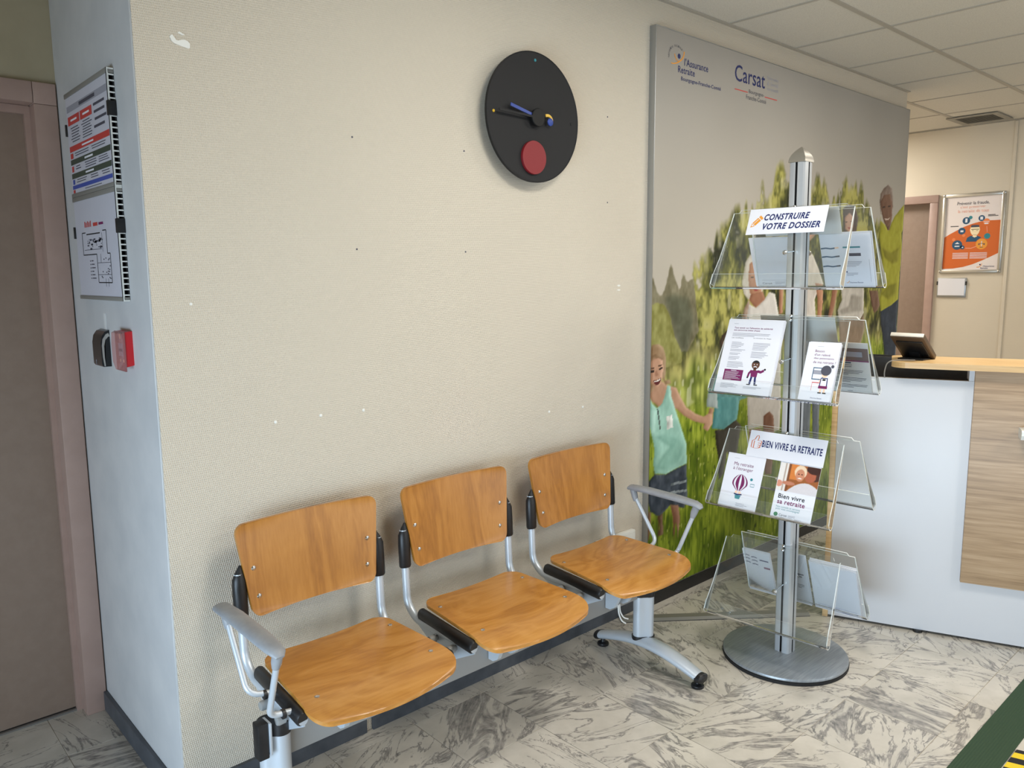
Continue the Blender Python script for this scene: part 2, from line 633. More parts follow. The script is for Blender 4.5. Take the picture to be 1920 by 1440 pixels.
# main wall with the free end, the white return facing left, and the alcove with the door
wall_back = struct(box('wall_back', 0.679, 5.33, 0.0, 0.12, 0.0, CZ, M_WALL))
struct(box('wall_left', 0.675, 0.80, 0.0025, 0.75, 0.0, CZ, M_WHITEWALL, None, 0.002, 1))
struct(multi_box('wall_alcove', [(-1.5, -0.40, 0.75, 0.88, 0, CZ), (-0.40, 0.80, 0.75, 0.88, 2.10, CZ), (0.672, 0.80, 0.7505, 0.88, 0, 2.10)], M_ALCOVE))
struct(multi_box('wall_corridor', [(5.21, 5.33, 0.12, 2.2, 0, CZ), (5.21, 7.0, 2.2, 2.3, 0, CZ)], M_FARWALL))
struct(multi_box('wall_far', [(6.92, 7.02, -5.2, 0.395, 0, CZ), (6.92, 7.02, 0.395, 1.25, 2.052, CZ), (6.92, 7.02, 1.25, 2.2, 0, CZ)], M_FARWALL))
struct(multi_box('wall_front', [(-1.6, 1.6, -5.3, -5.2, 0, CZ), (6.2, 7.02, -5.3, -5.2, 0, CZ), (1.6, 6.2, -5.3, -5.2, 0, 0.12), (1.6, 6.2, -5.3, -5.2, 1.98, CZ)], M_FARWALL))
struct(multi_box('wall_side', [(-1.5, -1.4, -5.3, -3.2, 0, CZ), (-1.5, -1.4, -0.5, 0.88, 0, CZ), (-1.5, -1.4, -3.2, -0.5, 1.0, CZ), (-1.5, -1.4, -3.2, -0.5, 0, 0.05)], M_FARWALL))
w = struct(bpy.data.objects.new('window_1', None)); COL.objects.link(w); w.location = (3.9, -5.25, 0.12)
for x in (1.62, 2.75, 3.9, 5.05, 6.18):
    box('mullion', x - 0.03, x + 0.03, -5.22, -5.16, 0.12, 1.98, M_ALU, w)
box('transom', 1.6, 6.2, -5.22, -5.16, 1.93, 1.98, M_ALU, w)
box('sill', 1.6, 6.2, -5.22, -5.12, 0.12, 0.16, M_ALU, w)
w = struct(bpy.data.objects.new('window_2', None)); COL.objects.link(w); w.location = (-1.4, -1.7, 0.05)
for y in (-3.18, -1.85, -0.52):
    box('mullion', -1.41, -1.36, y - 0.03, y + 0.03, 0.05, 1.0, M_ALU, w)
box('transom', -1.41, -1.36, -3.2, -0.5, 0.96, 1.0, M_ALU, w)

# skirting boards
struct(multi_box('baseboard_back', [(0.664, 1.262, -0.012, 0.0, 0, 0.078), (1.287, 2.712, -0.012, 0.0, 0, 0.078)], M_BASE))
struct(box('baseboard_left', 0.662, 0.675, -0.012, 0.735, 0.0, 0.07, M_BASE, None, 0.002, 1))
struct(box('baseboard_far', 6.908, 6.92, -5.2, 0.33, 0.0, 0.08, M_BASE))
struct(box('trim_1', 6.912, 6.92, -0.190, -0.166, 0.0, CZ - 0.004, M_FARWALL, None, 0.002, 1))

# alcove door
d1 = struct(bpy.data.objects.new('door_1', None)); COL.objects.link(d1); d1.location = (0.15, 0.83, 0.0)
box('door_leaf', -0.315, 0.602, 0.815, 0.855, 0.008, 2.0375, M_DOOR, d1, 0.001, 1)
box('threshold', -0.32, 0.606, 0.80, 0.86, 0.0, 0.006, M_ALU, d1)
jb = box('frame_jamb', 0.606, 0.671, 0.733, 0.87, 0.0, 2.036, M_FRAME, d1, 0.003)
box('frame_jamb', -0.385, -0.32, 0.733, 0.87, 0.0, 2.036, M_FRAME, d1, 0.003)
box('frame_head', -0.385, 0.6055, 0.733, 0.87, 2.038, 2.102, M_FRAME, d1, 0.003)
box('frame_corner', 0.6065, 0.671, 0.733, 0.87, 2.0365, 2.102, M_FRAME, d1, 0.003)
box('door_stop', -0.32, 0.606, 0.795, 0.814, 2.012, 2.037, M_FRAME, d1)
box('door_stop', 0.590, 0.606, 0.795, 0.814, 0.0, 2.012, M_FRAME, d1)

# far door beside the poster
d2 = struct(bpy.data.objects.new('door_2', None)); COL.objects.link(d2); d2.location = (6.95, 0.8, 0.0)
box('door_leaf', 6.972, 7.01, 0.393, 1.252, 0.004, 2.056, M_DOOR, d2, 0.001, 1)
box('frame_jamb', 6.895, 6.965, 0.334, 0.395, 0.0, 2.05, M_FRAME, d2, 0.003)
box('frame_jamb', 6.895, 6.965, 1.25, 1.31, 0.0, 2.05, M_FRAME, d2, 0.003)
box('frame_head', 6.895, 6.965, 0.334, 1.31, 2.051, 2.112, M_FRAME, d2, 0.003)

# suspended ceiling
ceiling = struct(box('ceiling', -1.5, 7.02, -5.35, 2.3, CZ + 0.016, CZ + 0.08, M_PLENUM))
gx = [2.67 + 0.6 * k for k in range(0, 8)]
gy = [0.12, -0.48, -1.08, -1.68, -2.28]
cells = []
for a in range(len(gx)):
    x0 = gx[a]
    x1 = min(gx[a] + 0.6, 6.92)
    for y1 in gy:
        y0 = y1 - 0.6
        if y1 > 0 and x1 <= 5.4:
            cells.append((x0, x1, y0, 0.0))
        else:
            cells.append((x0, x1, y0, y1))
for x0, x1 in ((5.33, 5.67), (5.67, 6.27), (6.27, 6.87)):
    cells.append((x0, x1, 0.12, 0.72))
for x0, x1, y0, y1 in cells:
    if x1 - x0 < 0.1:
        continue
    box('ceiling_tile', x0 + 0.004, x1 - 0.004, y0 + 0.004, y1 - 0.004, CZ + 0.004, CZ + 0.015, M_CEIL, ceiling)
multi_box('ceiling_field', [(-1.5, 2.66, -5.2, 0.74, CZ + 0.004, CZ + 0.0155), (2.66, 6.92, -5.2, -2.89, CZ + 0.004, CZ + 0.0155), (5.33, 6.92, 0.73, 2.2, CZ + 0.004, CZ + 0.0155)], M_CEIL, ceiling)
for y in gy[1:] + [-2.88]:
    box('grid_runner', 2.66, 6.92, y - 0.012, y + 0.012, CZ, CZ + 0.012, M_TBAR, ceiling)
box('grid_runner', 5.33, 6.92, 0.108, 0.132, CZ, CZ + 0.012, M_TBAR, ceiling)
for x in gx:
    if x < 6.9:
        for y1 in gy + ([0.72] if x > 5.33 else []):
            y0 = y1 - 0.6
            ye = 0.0 if (y1 == 0.12 and x < 5.33) else y1
            box('cross_tee', x - 0.008, x + 0.008, y0 + 0.012, ye - 0.012, CZ + 0.0005, CZ + 0.012, M_TBAR, ceiling)
box('wall_angle', 0.8, 5.33, -0.02, 0.0, CZ - 0.001, CZ + 0.003, M_TBAR, ceiling)
box('wall_angle', 6.9, 6.92, -2.8, 2.2, CZ - 0.001, CZ + 0.003, M_TBAR, ceiling)

for x, y in PANELS:
    p = thing('ceiling_panel_lamp', (x, y, CZ - 0.006), 'LED', 'lamp')
    del p['label'], p['category']
    struct(p)
    for x0, x1, y0, y1 in ((-0.3, 0.3, -0.3, -0.282), (-0.3, 0.3, 0.282, 0.3), (-0.3, -0.282, -0.282, 0.282), (0.282, 0.3, -0.282, 0.282)):
        box('lamp_frame', x + x0, x + x1, y + y0, y + y1, CZ - 0.012, CZ - 0.0005, M_WHITEPL, p)

# marks on the main wall: plugs, nail holes, filler
for x, z in ((1.001, 1.080), (1.147, 1.081), (1.297, 1.079), (2.127, 0.971), (2.320, 0.967)):
    lathe('wall_plug', (x, 0.0, z), (0, -1, 0), [(0.005, -0.004), (0.005, 0.0008), (0.0035, 0.002), (0.002, 0.0022)], M_WHITEPL, wall_back, 14)
for x, z in ((1.721, 1.915), (1.289, 1.914), (1.721, 1.579), (1.292, 1.581), (2.455, 2.117), (2.459, 1.785)):
    lathe('nail_hole', (x, 0.0, z), (0, -1, 0), [(0.003, -0.004), (0.003, 0.0006), (0.0015, 0.001)], M_INK, wall_back, 10)
patch = [(0, 22), (3, 26), (6, 27), (9, 22), (13, 17), (17, 17), (24, 20), (30, 21), (36, 19), (40, 15), (40, 6), (36, 4), (26, 6), (16, 8), (8, 10), (3, 14)]
prism('filler_patch', [(0.768 + a * 0.00125, 2.078 + b * 0.0012) for a, b in patch], (0, -0.0001, 0), (1, 0, 0), (0, 0, 1), (0, -1, 0), 0.0012, M_WHITEPL, wall_back)
prism('filler_patch', [(0.788, 2.117), (0.793, 2.121), (0.802, 2.117), (0.807, 2.115), (0.800, 2.113)], (0, -0.0001, 0), (1, 0, 0), (0, 0, 1), (0, -1, 0), 0.0012, M_WHITEPL, wall_back)
prism('filler_patch', circle_poly(0.779, 1.429, 0.004, 9), (0, -0.0001, 0), (1, 0, 0), (0, 0, 1), (0, -1, 0), 0.001, M_WHITEPL, wall_back)
prism('filler_patch', circle_poly(2.535, 1.452, 0.010, 9, 0.004), (0, -0.0001, 0), (1, 0, 0), (0, 0, 1), (0, -1, 0), 0.001, M_WHITEPL, wall_back)
prism('filler_patch', circle_poly(2.535, 1.434, 0.011, 9, 0.003), (0, -0.0001, 0), (1, 0, 0), (0, 0, 1), (0, -1, 0), 0.001, M_WHITEPL, wall_back)

# ------------------------------------------------------------------ the mural panel
MX0, MX1, MZ0, MZ1, MY = 2.715, 5.309, 0.055, 2.511, -0.031
TREE_TOP = [(-0.006, 1.303), (0.267, 1.387), (0.3, 1.577), (0.372, 1.638), (0.429, 1.688), (0.487, 1.672), (0.55, 1.728), (0.602, 1.775), (0.684, 1.796), (0.728, 1.856), (0.79, 1.794), (0.821, 1.918), (0.857, 1.966), (0.922, 1.893), (0.956, 1.927), (1.024, 2.055), (1.075, 2.078), (1.136, 1.993), (1.24, 1.946), (1.382, 1.978), (1.443, 2.03), (1.523, 1.96), (1.604, 1.907), (1.673, 1.975), (1.757, 2.046), (1.804, 1.984), (1.883, 2.014), (1.969, 1.995), (2.039, 1.892), (2.179, 1.836), (2.486, 1.767), (2.636, 1.88), (2.682, 1.943)]
TREE_LOW = [(-0.008, 1.095), (0.118, 1.084), (0.216, 1.12), (0.317, 1.166), (0.445, 1.183), (0.58, 1.174), (0.869, 1.211), (1.302, 1.245), (1.949, 1.217), (2.33, 1.167), (2.809, 1.108)]
MEADOW_TOP = [(-0.003, 0.931), (0.163, 0.923), (0.414, 0.92), (0.787, 0.919), (1.328, 0.952), (1.964, 1.088), (2.337, 1.116), (2.812, 1.089)]
PRINT_SHAPES = [
 ('far',(118, 112, 88),[(-0.006,1.303),(-0.01,1.462),(0.004,1.489),(0.039,1.42),(0.07,1.401),(0.091,1.449),(0.13,1.553),(0.176,1.46),(0.201,1.424),(0.217,1.518),(0.248,1.459),(0.304,1.482),(0.356,1.238),(0.276,1.145),(0.039,1.161)],22,2),
 ('gap',(74, 78, 60),[(0.089,1.392),(0.154,1.409),(0.267,1.387),(0.312,1.289),(0.276,1.169),(0.253,1.127),(0.185,1.199),(0.142,1.296)],14,2),
 ('bush',(134, 132, 72),[(-0.011,1.36),(0.033,1.379),(0.086,1.368),(0.134,1.308),(0.168,1.224),(0.215,1.161),(0.237,1.099),(0.118,1.084),(-0.007,1.072)],26,2),
 ('hair',(70, 56, 46),[(0.528,1.173),(0.547,1.204),(0.589,1.225),(0.647,1.23),(0.687,1.187),(0.69,1.13),(0.657,1.066),(0.569,1.065),(0.544,1.124)],10,1),
 ('skin',(150, 112, 88),[(0.556,1.171),(0.605,1.2),(0.665,1.181),(0.676,1.123),(0.657,1.066),(0.599,1.051),(0.567,1.098)],10,1),
 ('shirt',(96, 142, 140),[(0.442,0.937),(0.487,1.008),(0.599,1.051),(0.689,1.031),(0.784,0.963),(0.805,0.876),(0.721,0.869),(0.716,0.827),(0.701,0.77),(0.586,0.739),(0.485,0.759),(0.496,0.83),(0.514,0.884)],16,1),
 ('shirt',(84, 140, 140),[(0.517,0.908),(0.712,0.887),(0.713,0.828),(0.701,0.772),(0.586,0.74),(0.488,0.759),(0.496,0.83)],14,1),
 ('sleeve',(150, 160, 158),[(0.438,0.933),(0.519,0.928),(0.532,0.85),(0.435,0.871)],12,1),
 ('skin',(165, 124, 98),[(0.455,0.861),(0.494,0.856),(0.487,0.782),(0.471,0.768),(0.451,0.819)],10,1),
 ('trousers',(62, 58, 50),[(0.511,0.747),(0.587,0.739),(0.696,0.773),(0.744,0.739),(0.732,0.681),(0.714,0.598),(0.728,0.492),(0.693,0.429),(0.647,0.438),(0.656,0.556),(0.622,0.629),(0.599,0.515),(0.556,0.489),(0.547,0.608),(0.525,0.67)],12,1),
 ('skin',(178, 138, 112),[(0.018,1.026),(0.086,1.027),(0.127,1.004),(0.19,0.987),(0.229,0.936),(0.27,0.888),(0.344,0.85),(0.413,0.826),(0.456,0.836),(0.485,0.827),(0.487,0.782),(0.451,0.749),(0.407,0.77),(0.421,0.789),(0.332,0.814),(0.252,0.851),(0.193,0.891),(0.075,0.905),(0.003,0.951),(-0.01,0.989)],8,1),
 ('hair',(150, 122, 92),[(-0.021,1.135),(-0.015,1.171),(0.01,1.193),(0.049,1.196),(0.089,1.177),(0.107,1.133),(0.109,1.077),(0.101,1.029),(0.14,1.029),(0.148,1.01),(0.109,1.008),(0.081,1.046),(0.002,0.98),(-0.017,0.997)],18,1),
 ('face',(188, 146, 120),[(-0.013,1.102),(0.0,1.125),(0.03,1.134),(0.064,1.136),(0.083,1.121),(0.091,1.086),(0.086,1.046),(0.071,1.016),(0.049,1.003),(0.025,1.012),(-0.002,1.033),(-0.012,1.069)],6,1),
 ('hair',(134, 106, 78),[(-0.015,1.11),(-0.002,1.141),(0.035,1.153),(0.068,1.149),(0.088,1.127),(0.078,1.123),(0.049,1.134),(0.017,1.131),(-0.004,1.115)],12,1),
 ('brow',(96, 68, 52),[(-0.003,1.093),(0.025,1.094),(0.025,1.088),(-0.003,1.087)],0,0),
 ('brow',(96, 68, 52),[(0.053,1.102),(0.082,1.104),(0.083,1.097),(0.053,1.095)],0,0),
 ('eye',(44, 32, 28),[(-0.003,1.082),(0.023,1.082),(0.023,1.073),(-0.001,1.073)],0,0),
 ('eye',(44, 32, 28),[(0.055,1.088),(0.083,1.09),(0.083,1.082),(0.058,1.08)],0,0),
 ('nose',(158, 114, 90),[(0.034,1.08),(0.044,1.081),(0.056,1.057),(0.042,1.051),(0.03,1.057)],0,1),
 ('mouth',(92, 36, 36),[(0.017,1.037),(0.045,1.038),(0.076,1.044),(0.069,1.022),(0.048,1.012),(0.027,1.02)],0,0),
 ('teeth',(230, 222, 212),[(0.023,1.035),(0.045,1.035),(0.071,1.04),(0.066,1.033),(0.045,1.028),(0.028,1.029)],0,0),
 ('top',(150, 192, 176),[(-0.012,0.971),(0.015,0.935),(0.051,0.909),(0.087,0.926),(0.11,0.969),(0.123,1.006),(0.146,0.999),(0.155,0.949),(0.18,0.9),(0.207,0.85),(0.242,0.784),(0.277,0.716),(0.286,0.619),(0.203,0.61),(0.122,0.596),(0.042,0.614),(0.029,0.663),(0.039,0.722),(0.006,0.817),(-0.011,0.849)],14,1),
 ('fold',(134, 178, 162),[(0.043,0.782),(0.128,0.784),(0.243,0.744),(0.271,0.685),(0.234,0.636),(0.121,0.616),(0.047,0.637),(0.094,0.682),(0.155,0.719)],12,7),
 ('fold',(176, 212, 198),[(0.004,0.906),(0.046,0.901),(0.036,0.813),(0.019,0.785)],6,7),
 ('buttons',(70, 84, 78),[(0.049,0.907),(0.059,0.906),(0.081,0.812),(0.071,0.812)],30,0),
 ('pocket',(198, 200, 192),[(0.119,0.863),(0.163,0.867),(0.172,0.805),(0.127,0.804)],60,0),
 ('skirt',(58, 66, 76),[(0.042,0.61),(0.122,0.595),(0.203,0.608),(0.282,0.617),(0.296,0.453),(0.272,0.405),(0.164,0.444),(0.081,0.404),(0.017,0.442),(-0.008,0.495),(-0.008,0.579)],26,1),
 ('ruffle',(128, 136, 138),[(0.161,0.547),(0.284,0.54),(0.287,0.529),(0.164,0.534)],40,0),
 ('ruffle',(128, 136, 138),[(0.156,0.509),(0.289,0.494),(0.292,0.483),(0.16,0.496)],40,0),
 ('skin',(140, 100, 78),[(0.162,0.444),(0.226,0.431),(0.242,0.363),(0.225,0.262),(0.196,0.269),(0.186,0.376)],10,1),
 ('skin',(120, 88, 66),[(-0.01,0.453),(0.019,0.436),(0.018,0.382),(0.008,0.314),(-0.006,0.318)],10,1),
 ('skin',(104, 78, 58),[(0.071,0.409),(0.109,0.416),(0.112,0.313),(0.076,0.314)],10,1),
 ('skin',(165, 118, 92),[(1.068,1.412),(1.11,1.412),(1.112,1.29),(1.075,1.284)],10,1),
 ('hair',(192, 186, 174),[(0.736,1.555),(0.772,1.588),(0.827,1.604),(0.886,1.596),(0.916,1.545),(0.916,1.45),(0.9,1.402),(0.779,1.367),(0.73,1.397),(0.709,1.452)],16,1),
 ('face',(168, 124, 96),[(0.774,1.545),(0.827,1.569),(0.883,1.549),(0.902,1.463),(0.888,1.395),(0.832,1.375),(0.783,1.404),(0.764,1.478)],8,1),
 ('eye',(80, 56, 44),[(0.787,1.481),(0.816,1.483),(0.817,1.476),(0.788,1.475)],0,0),
 ('eye',(80, 56, 44),[(0.851,1.486),(0.882,1.487),(0.882,1.48),(0.851,1.478)],0,0),
 ('mouth',(150, 70, 66),[(0.814,1.424),(0.863,1.427),(0.856,1.412),(0.828,1.41)],0,0),
 ('neck',(150, 104, 80),[(0.793,1.396),(0.906,1.407),(0.938,1.363),(0.846,1.324),(0.779,1.367)],8,1),
 ('cardigan',(146, 124, 108),[(0.777,1.367),(0.738,1.33),(0.722,1.285),(0.711,1.225),(0.708,1.103),(0.771,1.098),(0.772,1.29),(0.797,1.336)],50,1),
 ('top',(206, 202, 196),[(0.781,1.347),(0.846,1.326),(0.922,1.363),(0.97,1.404),(1.028,1.392),(1.079,1.27),(1.113,1.102),(1.115,0.986),(0.776,1.015),(0.767,1.29)],10,1),
 ('shorts',(196, 190, 182),[(0.775,1.028),(1.112,1.0),(1.134,0.796),(1.133,0.663),(1.05,0.657),(1.011,0.754),(0.961,0.704),(0.81,0.708)],10,1),
 ('leg',(122, 84, 64),[(0.962,0.76),(1.014,0.776),(1.06,0.748),(1.082,0.6),(1.062,0.428),(0.995,0.44),(0.961,0.618)],8,1),
 ('leg',(140, 100, 78),[(0.821,0.706),(0.945,0.695),(0.948,0.506),(0.926,0.367),(0.862,0.379)],8,1),
 ('legs',(96, 104, 112),[(1.314,1.245),(1.559,1.234),(1.563,0.93),(1.584,0.461),(1.519,0.472),(1.468,0.879),(1.468,0.48),(1.393,0.492)],14,1),
 ('hair',(140, 108, 84),[(1.221,1.789),(1.307,1.814),(1.415,1.797),(1.438,1.71),(1.38,1.672),(1.245,1.676)],14,1),
 ('face',(172, 128, 100),[(1.253,1.755),(1.325,1.779),(1.395,1.76),(1.401,1.702),(1.336,1.664),(1.271,1.691)],6,1),
 ('top',(204, 196, 186),[(1.263,1.648),(1.37,1.621),(1.419,1.592),(1.497,1.51),(1.553,1.434),(1.513,1.427),(1.457,1.353),(1.485,1.23),(1.269,1.24),(1.231,1.504)],14,1),
 ('arm',(178, 128, 98),[(1.456,1.443),(1.545,1.434),(1.555,1.335),(1.541,1.228),(1.498,1.23),(1.492,1.352)],10,1),
 ('arm',(150, 104, 80),[(1.735,1.44),(1.705,1.323),(1.664,1.23),(1.622,1.236),(1.652,1.348),(1.664,1.425)],10,1),
 ('hair',(74, 60, 52),[(1.74,1.86),(1.814,1.887),(1.903,1.88),(1.947,1.812),(1.923,1.716),(1.774,1.712)],12,1),
 ('face',(176, 138, 116),[(1.771,1.812),(1.827,1.842),(1.882,1.817),(1.885,1.762),(1.841,1.728),(1.787,1.747)],6,1),
 ('eye',(80, 56, 46),[(1.784,1.79),(1.811,1.792),(1.812,1.786),(1.785,1.783)],0,0),
 ('eye',(80, 56, 46),[(1.846,1.795),(1.874,1.797),(1.875,1.791),(1.847,1.789)],0,0),
 ('mouth',(150, 76, 70),[(1.812,1.758),(1.857,1.761),(1.848,1.75),(1.823,1.748)],0,0),
 ('top',(190, 184, 174),[(1.706,1.71),(1.976,1.722),(2.058,1.582),(2.075,1.378),(2.086,1.253),(2.039,1.212),(1.758,1.232),(1.74,1.282),(1.789,1.344),(1.763,1.423),(1.686,1.502)],16,1),
 ('fold',(158, 152, 142),[(1.909,1.373),(2.059,1.353),(2.069,1.27),(1.799,1.256),(1.761,1.281),(1.882,1.301)],14,7),
 ('shorts',(132, 112, 92),[(1.758,1.232),(2.039,1.212),(2.087,1.249),(2.116,1.168),(2.062,1.054),(2.061,0.903),(1.881,0.918),(1.792,1.08)],14,1),
 ('arm',(110, 82, 66),[(2.146,1.389),(2.267,1.386),(2.313,1.296),(2.284,1.263),(2.236,1.246),(2.196,1.295)],14,1),
 ('jeans',(40, 52, 68),[(2.325,1.257),(2.583,1.328),(2.588,1.145),(2.617,0.854),(2.461,0.868),(2.375,1.112),(2.342,1.174)],14,1),
 ('shirt',(156, 154, 48),[(2.255,1.812),(2.312,1.794),(2.378,1.756),(2.413,1.797),(2.452,1.841),(2.515,1.882),(2.624,1.943),(2.644,1.815),(2.572,1.743),(2.612,1.622),(2.587,1.499),(2.583,1.323),(2.485,1.289),(2.331,1.254),(2.301,1.331),(2.344,1.415),(2.31,1.585),(2.25,1.709),(2.252,1.767)],12,1),
 ('fold',(128, 124, 34),[(2.301,1.652),(2.438,1.62),(2.56,1.656),(2.551,1.569),(2.469,1.551),(2.339,1.593)],10,7),
 ('fold',(124, 122, 34),[(2.32,1.364),(2.426,1.414),(2.55,1.429),(2.549,1.368),(2.438,1.327)],10,7),
 ('neck',(92, 66, 52),[(2.306,1.835),(2.419,1.84),(2.388,1.758),(2.361,1.76)],6,1),
 ('hair',(120, 104, 94),[(2.227,1.922),(2.232,1.971),(2.267,2.004),(2.334,2.033),(2.394,2.014),(2.42,1.949),(2.424,1.891),(2.392,1.939),(2.267,1.916),(2.252,1.849)],22,1),
 ('face',(112, 82, 66),[(2.238,1.926),(2.287,1.97),(2.374,1.98),(2.411,1.923),(2.418,1.848),(2.4,1.801),(2.358,1.777),(2.31,1.802),(2.267,1.854)],10,1),
 ('eye',(50, 36, 30),[(2.269,1.898),(2.308,1.903),(2.31,1.895),(2.271,1.889)],0,0),
 ('eye',(50, 36, 30),[(2.348,1.907),(2.388,1.912),(2.389,1.904),(2.349,1.898)],0,0),
 ('smile',(190, 170, 156),[(2.303,1.83),(2.351,1.827),(2.39,1.839),(2.372,1.823),(2.328,1.818)],0,0),
]


def vnoise(rng, shape, cw, ch):
    """smooth value noise, cell size cw x ch in samples"""
    H, W = shape
    gw, gh = int(W / cw) + 3, int(H / ch) + 3
    g = rng.random((gh, gw))
    x = np.arange(W) / cw
    y = np.arange(H) / ch
    xi, yi = x.astype(int), y.astype(int)
    fx, fy = x - xi, y - yi
    fx = fx * fx * (3 - 2 * fx)
    fy = fy * fy * (3 - 2 * fy)
    a = g[yi][:, xi] * (1 - fx) + g[yi][:, xi + 1] * fx
    b = g[yi + 1][:, xi] * (1 - fx) + g[yi + 1][:, xi + 1] * fx
    return a * (1 - fy)[:, None] + b * fy[:, None]

def soften(m, n):
    for _ in range(n):
        p = np.pad(m, 1, mode='edge')
        m = (p[:-2, 1:-1] + p[2:, 1:-1] + p[1:-1, :-2] + p[1:-1, 2:] + 2 * p[1:-1, 1:-1]) / 6
    return m

def poly_mask(U, Z, poly):
    xs = [p[0] for p in poly]
    zs = [p[1] for p in poly]
    m = np.zeros(U.shape, bool)
    c = np.where((U[0] >= min(xs)) & (U[0] <= max(xs)))[0]
    r = np.where((Z[:, 0] >= min(zs)) & (Z[:, 0] <= max(zs)))[0]
    if len(c) == 0 or len(r) == 0:
        return m.astype(float)
    sl = (slice(r[0], r[-1] + 1), slice(c[0], c[-1] + 1))
    u, z = U[sl], Z[sl]
    ins = np.zeros(u.shape, bool)
    k = len(poly)
    for i in range(k):
        (x1, z1), (x2, z2) = poly[i], poly[(i + 1) % k]
        if z1 == z2:
            continue
        cross = ((z1 > z) != (z2 > z)) & (u < (x2 - x1) * (z - z1) / (z2 - z1) + x1)
        ins ^= cross
    m[sl] = ins
    return m.astype(float)

def paint_mural(W, H):
    rng = np.random.default_rng(5)
    u = np.linspace(0, MX1 - MX0, W)
    z = np.linspace(MZ0, MZ1, H)
    U, Z = np.meshgrid(u, z)
    px = W / (MX1 - MX0)
    pz = H / (MZ1 - MZ0)
    N = lambda a, b: vnoise(rng, (H, W), max(a * px, 1.01), max(b * pz, 1.01))
    sky = np.array([153, 149, 142.0]) + np.clip((2.5 - Z) / 1.2, 0, 1)[..., None] * np.array([30, 26, 18.0])
    img = sky + (N(0.3, 0.3)[..., None] - 0.5) * 5
    def blend(col, a):
        nonlocal img
        img = img * (1 - a[..., None]) + col * a[..., None]
    # trees
    top = np.interp(u, [p[0] for p in TREE_TOP], [p[1] for p in TREE_TOP])[None, :]
    top = top + (N(0.03, 0.25) - 0.5) * 0.12
    depth = top - Z
    leaf = 0.45 * N(0.05, 0.10) + 0.3 * N(0.022, 0.045) + 0.25 * N(0.011, 0.018)
    big = 0.6 * N(0.16, 0.26) + 0.4 * N(0.07, 0.12)
    a = np.clip(depth / 0.05, 0, 1) * np.clip((leaf - 0.5 + np.clip(depth / 0.35, 0, 1) * 0.5 + 0.12) / 0.12, 0, 1)
    t = np.clip((leaf * 0.9 + big * 0.7 - 0.55) / 0.50 - np.clip(depth - 0.3, 0, 0.4) * 0.35, 0, 1)[..., None]
    dark, mid, light = np.array([30, 34, 18.0]), np.array([92, 93, 40.0]), np.array([168, 163, 88.0])
    tree = np.where(t < 0.5, dark + (mid - dark) * t * 2, mid + (light - mid) * (t * 2 - 1))
    blend(tree, soften(a, 1))
    hl = np.clip((N(0.05, 0.1) - 0.72) / 0.15, 0, 1) * a * 0.6
    blend(np.array([196, 190, 150.0]), hl)
    shp = {}
    def shape(name, col, poly, jit, soft):
        m = soften(poly_mask(U, Z, poly), soft)
        if name in ('far', 'bush'):
            m = np.clip((m - 0.5 + (leaf - 0.5) * 0.9) / 0.4 + 0.5, 0, 1) * (m > 0.06)
        if name == 'gap':
            m = m * 0.75
        if jit:
            n = (0.6 * N(0.03, 0.05) + 0.4 * N(0.012, 0.018) - 0.5)[..., None] * 2.2 * jit
        else:
            n = 0
        c = np.array(col, float)[None, None, :] + n
        # soft rounding light from the upper left inside every printed shape
        if jit and name not in ('far', 'gap', 'bush'):
            b = soften(m, 4)
            sh = (np.roll(b, 3, 1) - np.roll(b, -3, 1)) * 26
            c = c + sh[..., None]
        blend(c, m)
    for s in PRINT_SHAPES[:3]:
        shape(*s[:4], 22 if s[0] == 'gap' else 6)
    # tall herbs and maize behind the children
    low = np.interp(u, [p[0] for p in TREE_LOW], [p[1] for p in TREE_LOW])[None, :] + (N(0.05, 0.2) - 0.5) * 0.12
    a = np.clip((low - Z) / 0.08, 0, 1)
    st = 0.5 * N(0.018, 0.10) + 0.5 * N(0.03, 0.05)
    t = np.clip((st - 0.25) / 0.5, 0, 1)[..., None]
    c = np.array([88, 100, 34.0]) * (1 - t) + np.array([176, 182, 92.0]) * t
    warm = np.clip((Z - (low - 0.16)) / 0.14, 0, 1)[..., None]
    c = c * (1 - warm * 0.8) + (np.array([150, 136, 96.0]) * (0.75 + 0.5 * t)) * warm * 0.8
    blend(c, a)
    blend(np.array([206, 204, 176.0]), a * np.clip((N(0.02, 0.05) - 0.74) / 0.1, 0, 1) * 0.6)
    # meadow
    mt = np.interp(u, [p[0] for p in MEADOW_TOP], [p[1] for p in MEADOW_TOP])[None, :] + (N(0.03, 0.2) - 0.5) * 0.06
    a = np.clip((mt - Z) / 0.10, 0, 1)
    st = 0.30 * N(0.006, 0.08) + 0.30 * N(0.014, 0.04) + 0.40 * N(0.12, 0.10)
    t = np.clip((st - 0.26) / 0.46, 0, 1)[..., None]
    f = np.clip(Z / 0.95, 0, 1)[..., None]
    cd = np.array([58, 78, 6.0]) * (1 - f) + np.array([88, 110, 12.0]) * f
    cl = np.array([134, 150, 38.0]) * (1 - f) + np.array([172, 182, 64.0]) * f
    blend(cd * (1 - t) + cl * t, a)
    blend(np.array([196, 196, 120.0]), a * np.clip((N(0.008, 0.03) - 0.86) / 0.08, 0, 1) * 0.7)
    blend(np.array([48, 60, 14.0]), a * np.clip((N(0.010, 0.03) - 0.84) / 0.08, 0, 1) * 0.7)
    for s in PRINT_SHAPES[3:]:
        shape(*s)
    # grass blades in front of the runners' legs
    g = np.clip((0.34 + (N(0.012, 0.3) - 0.5) * 0.5 - Z) / 0.03, 0, 1) * np.clip((N(0.006, 0.12) - 0.35) / 0.1, 0, 1)
    blend(cd * (1 - t) + cl * t, g * (U < 0.75))
    return np.clip(img, 4, 250)

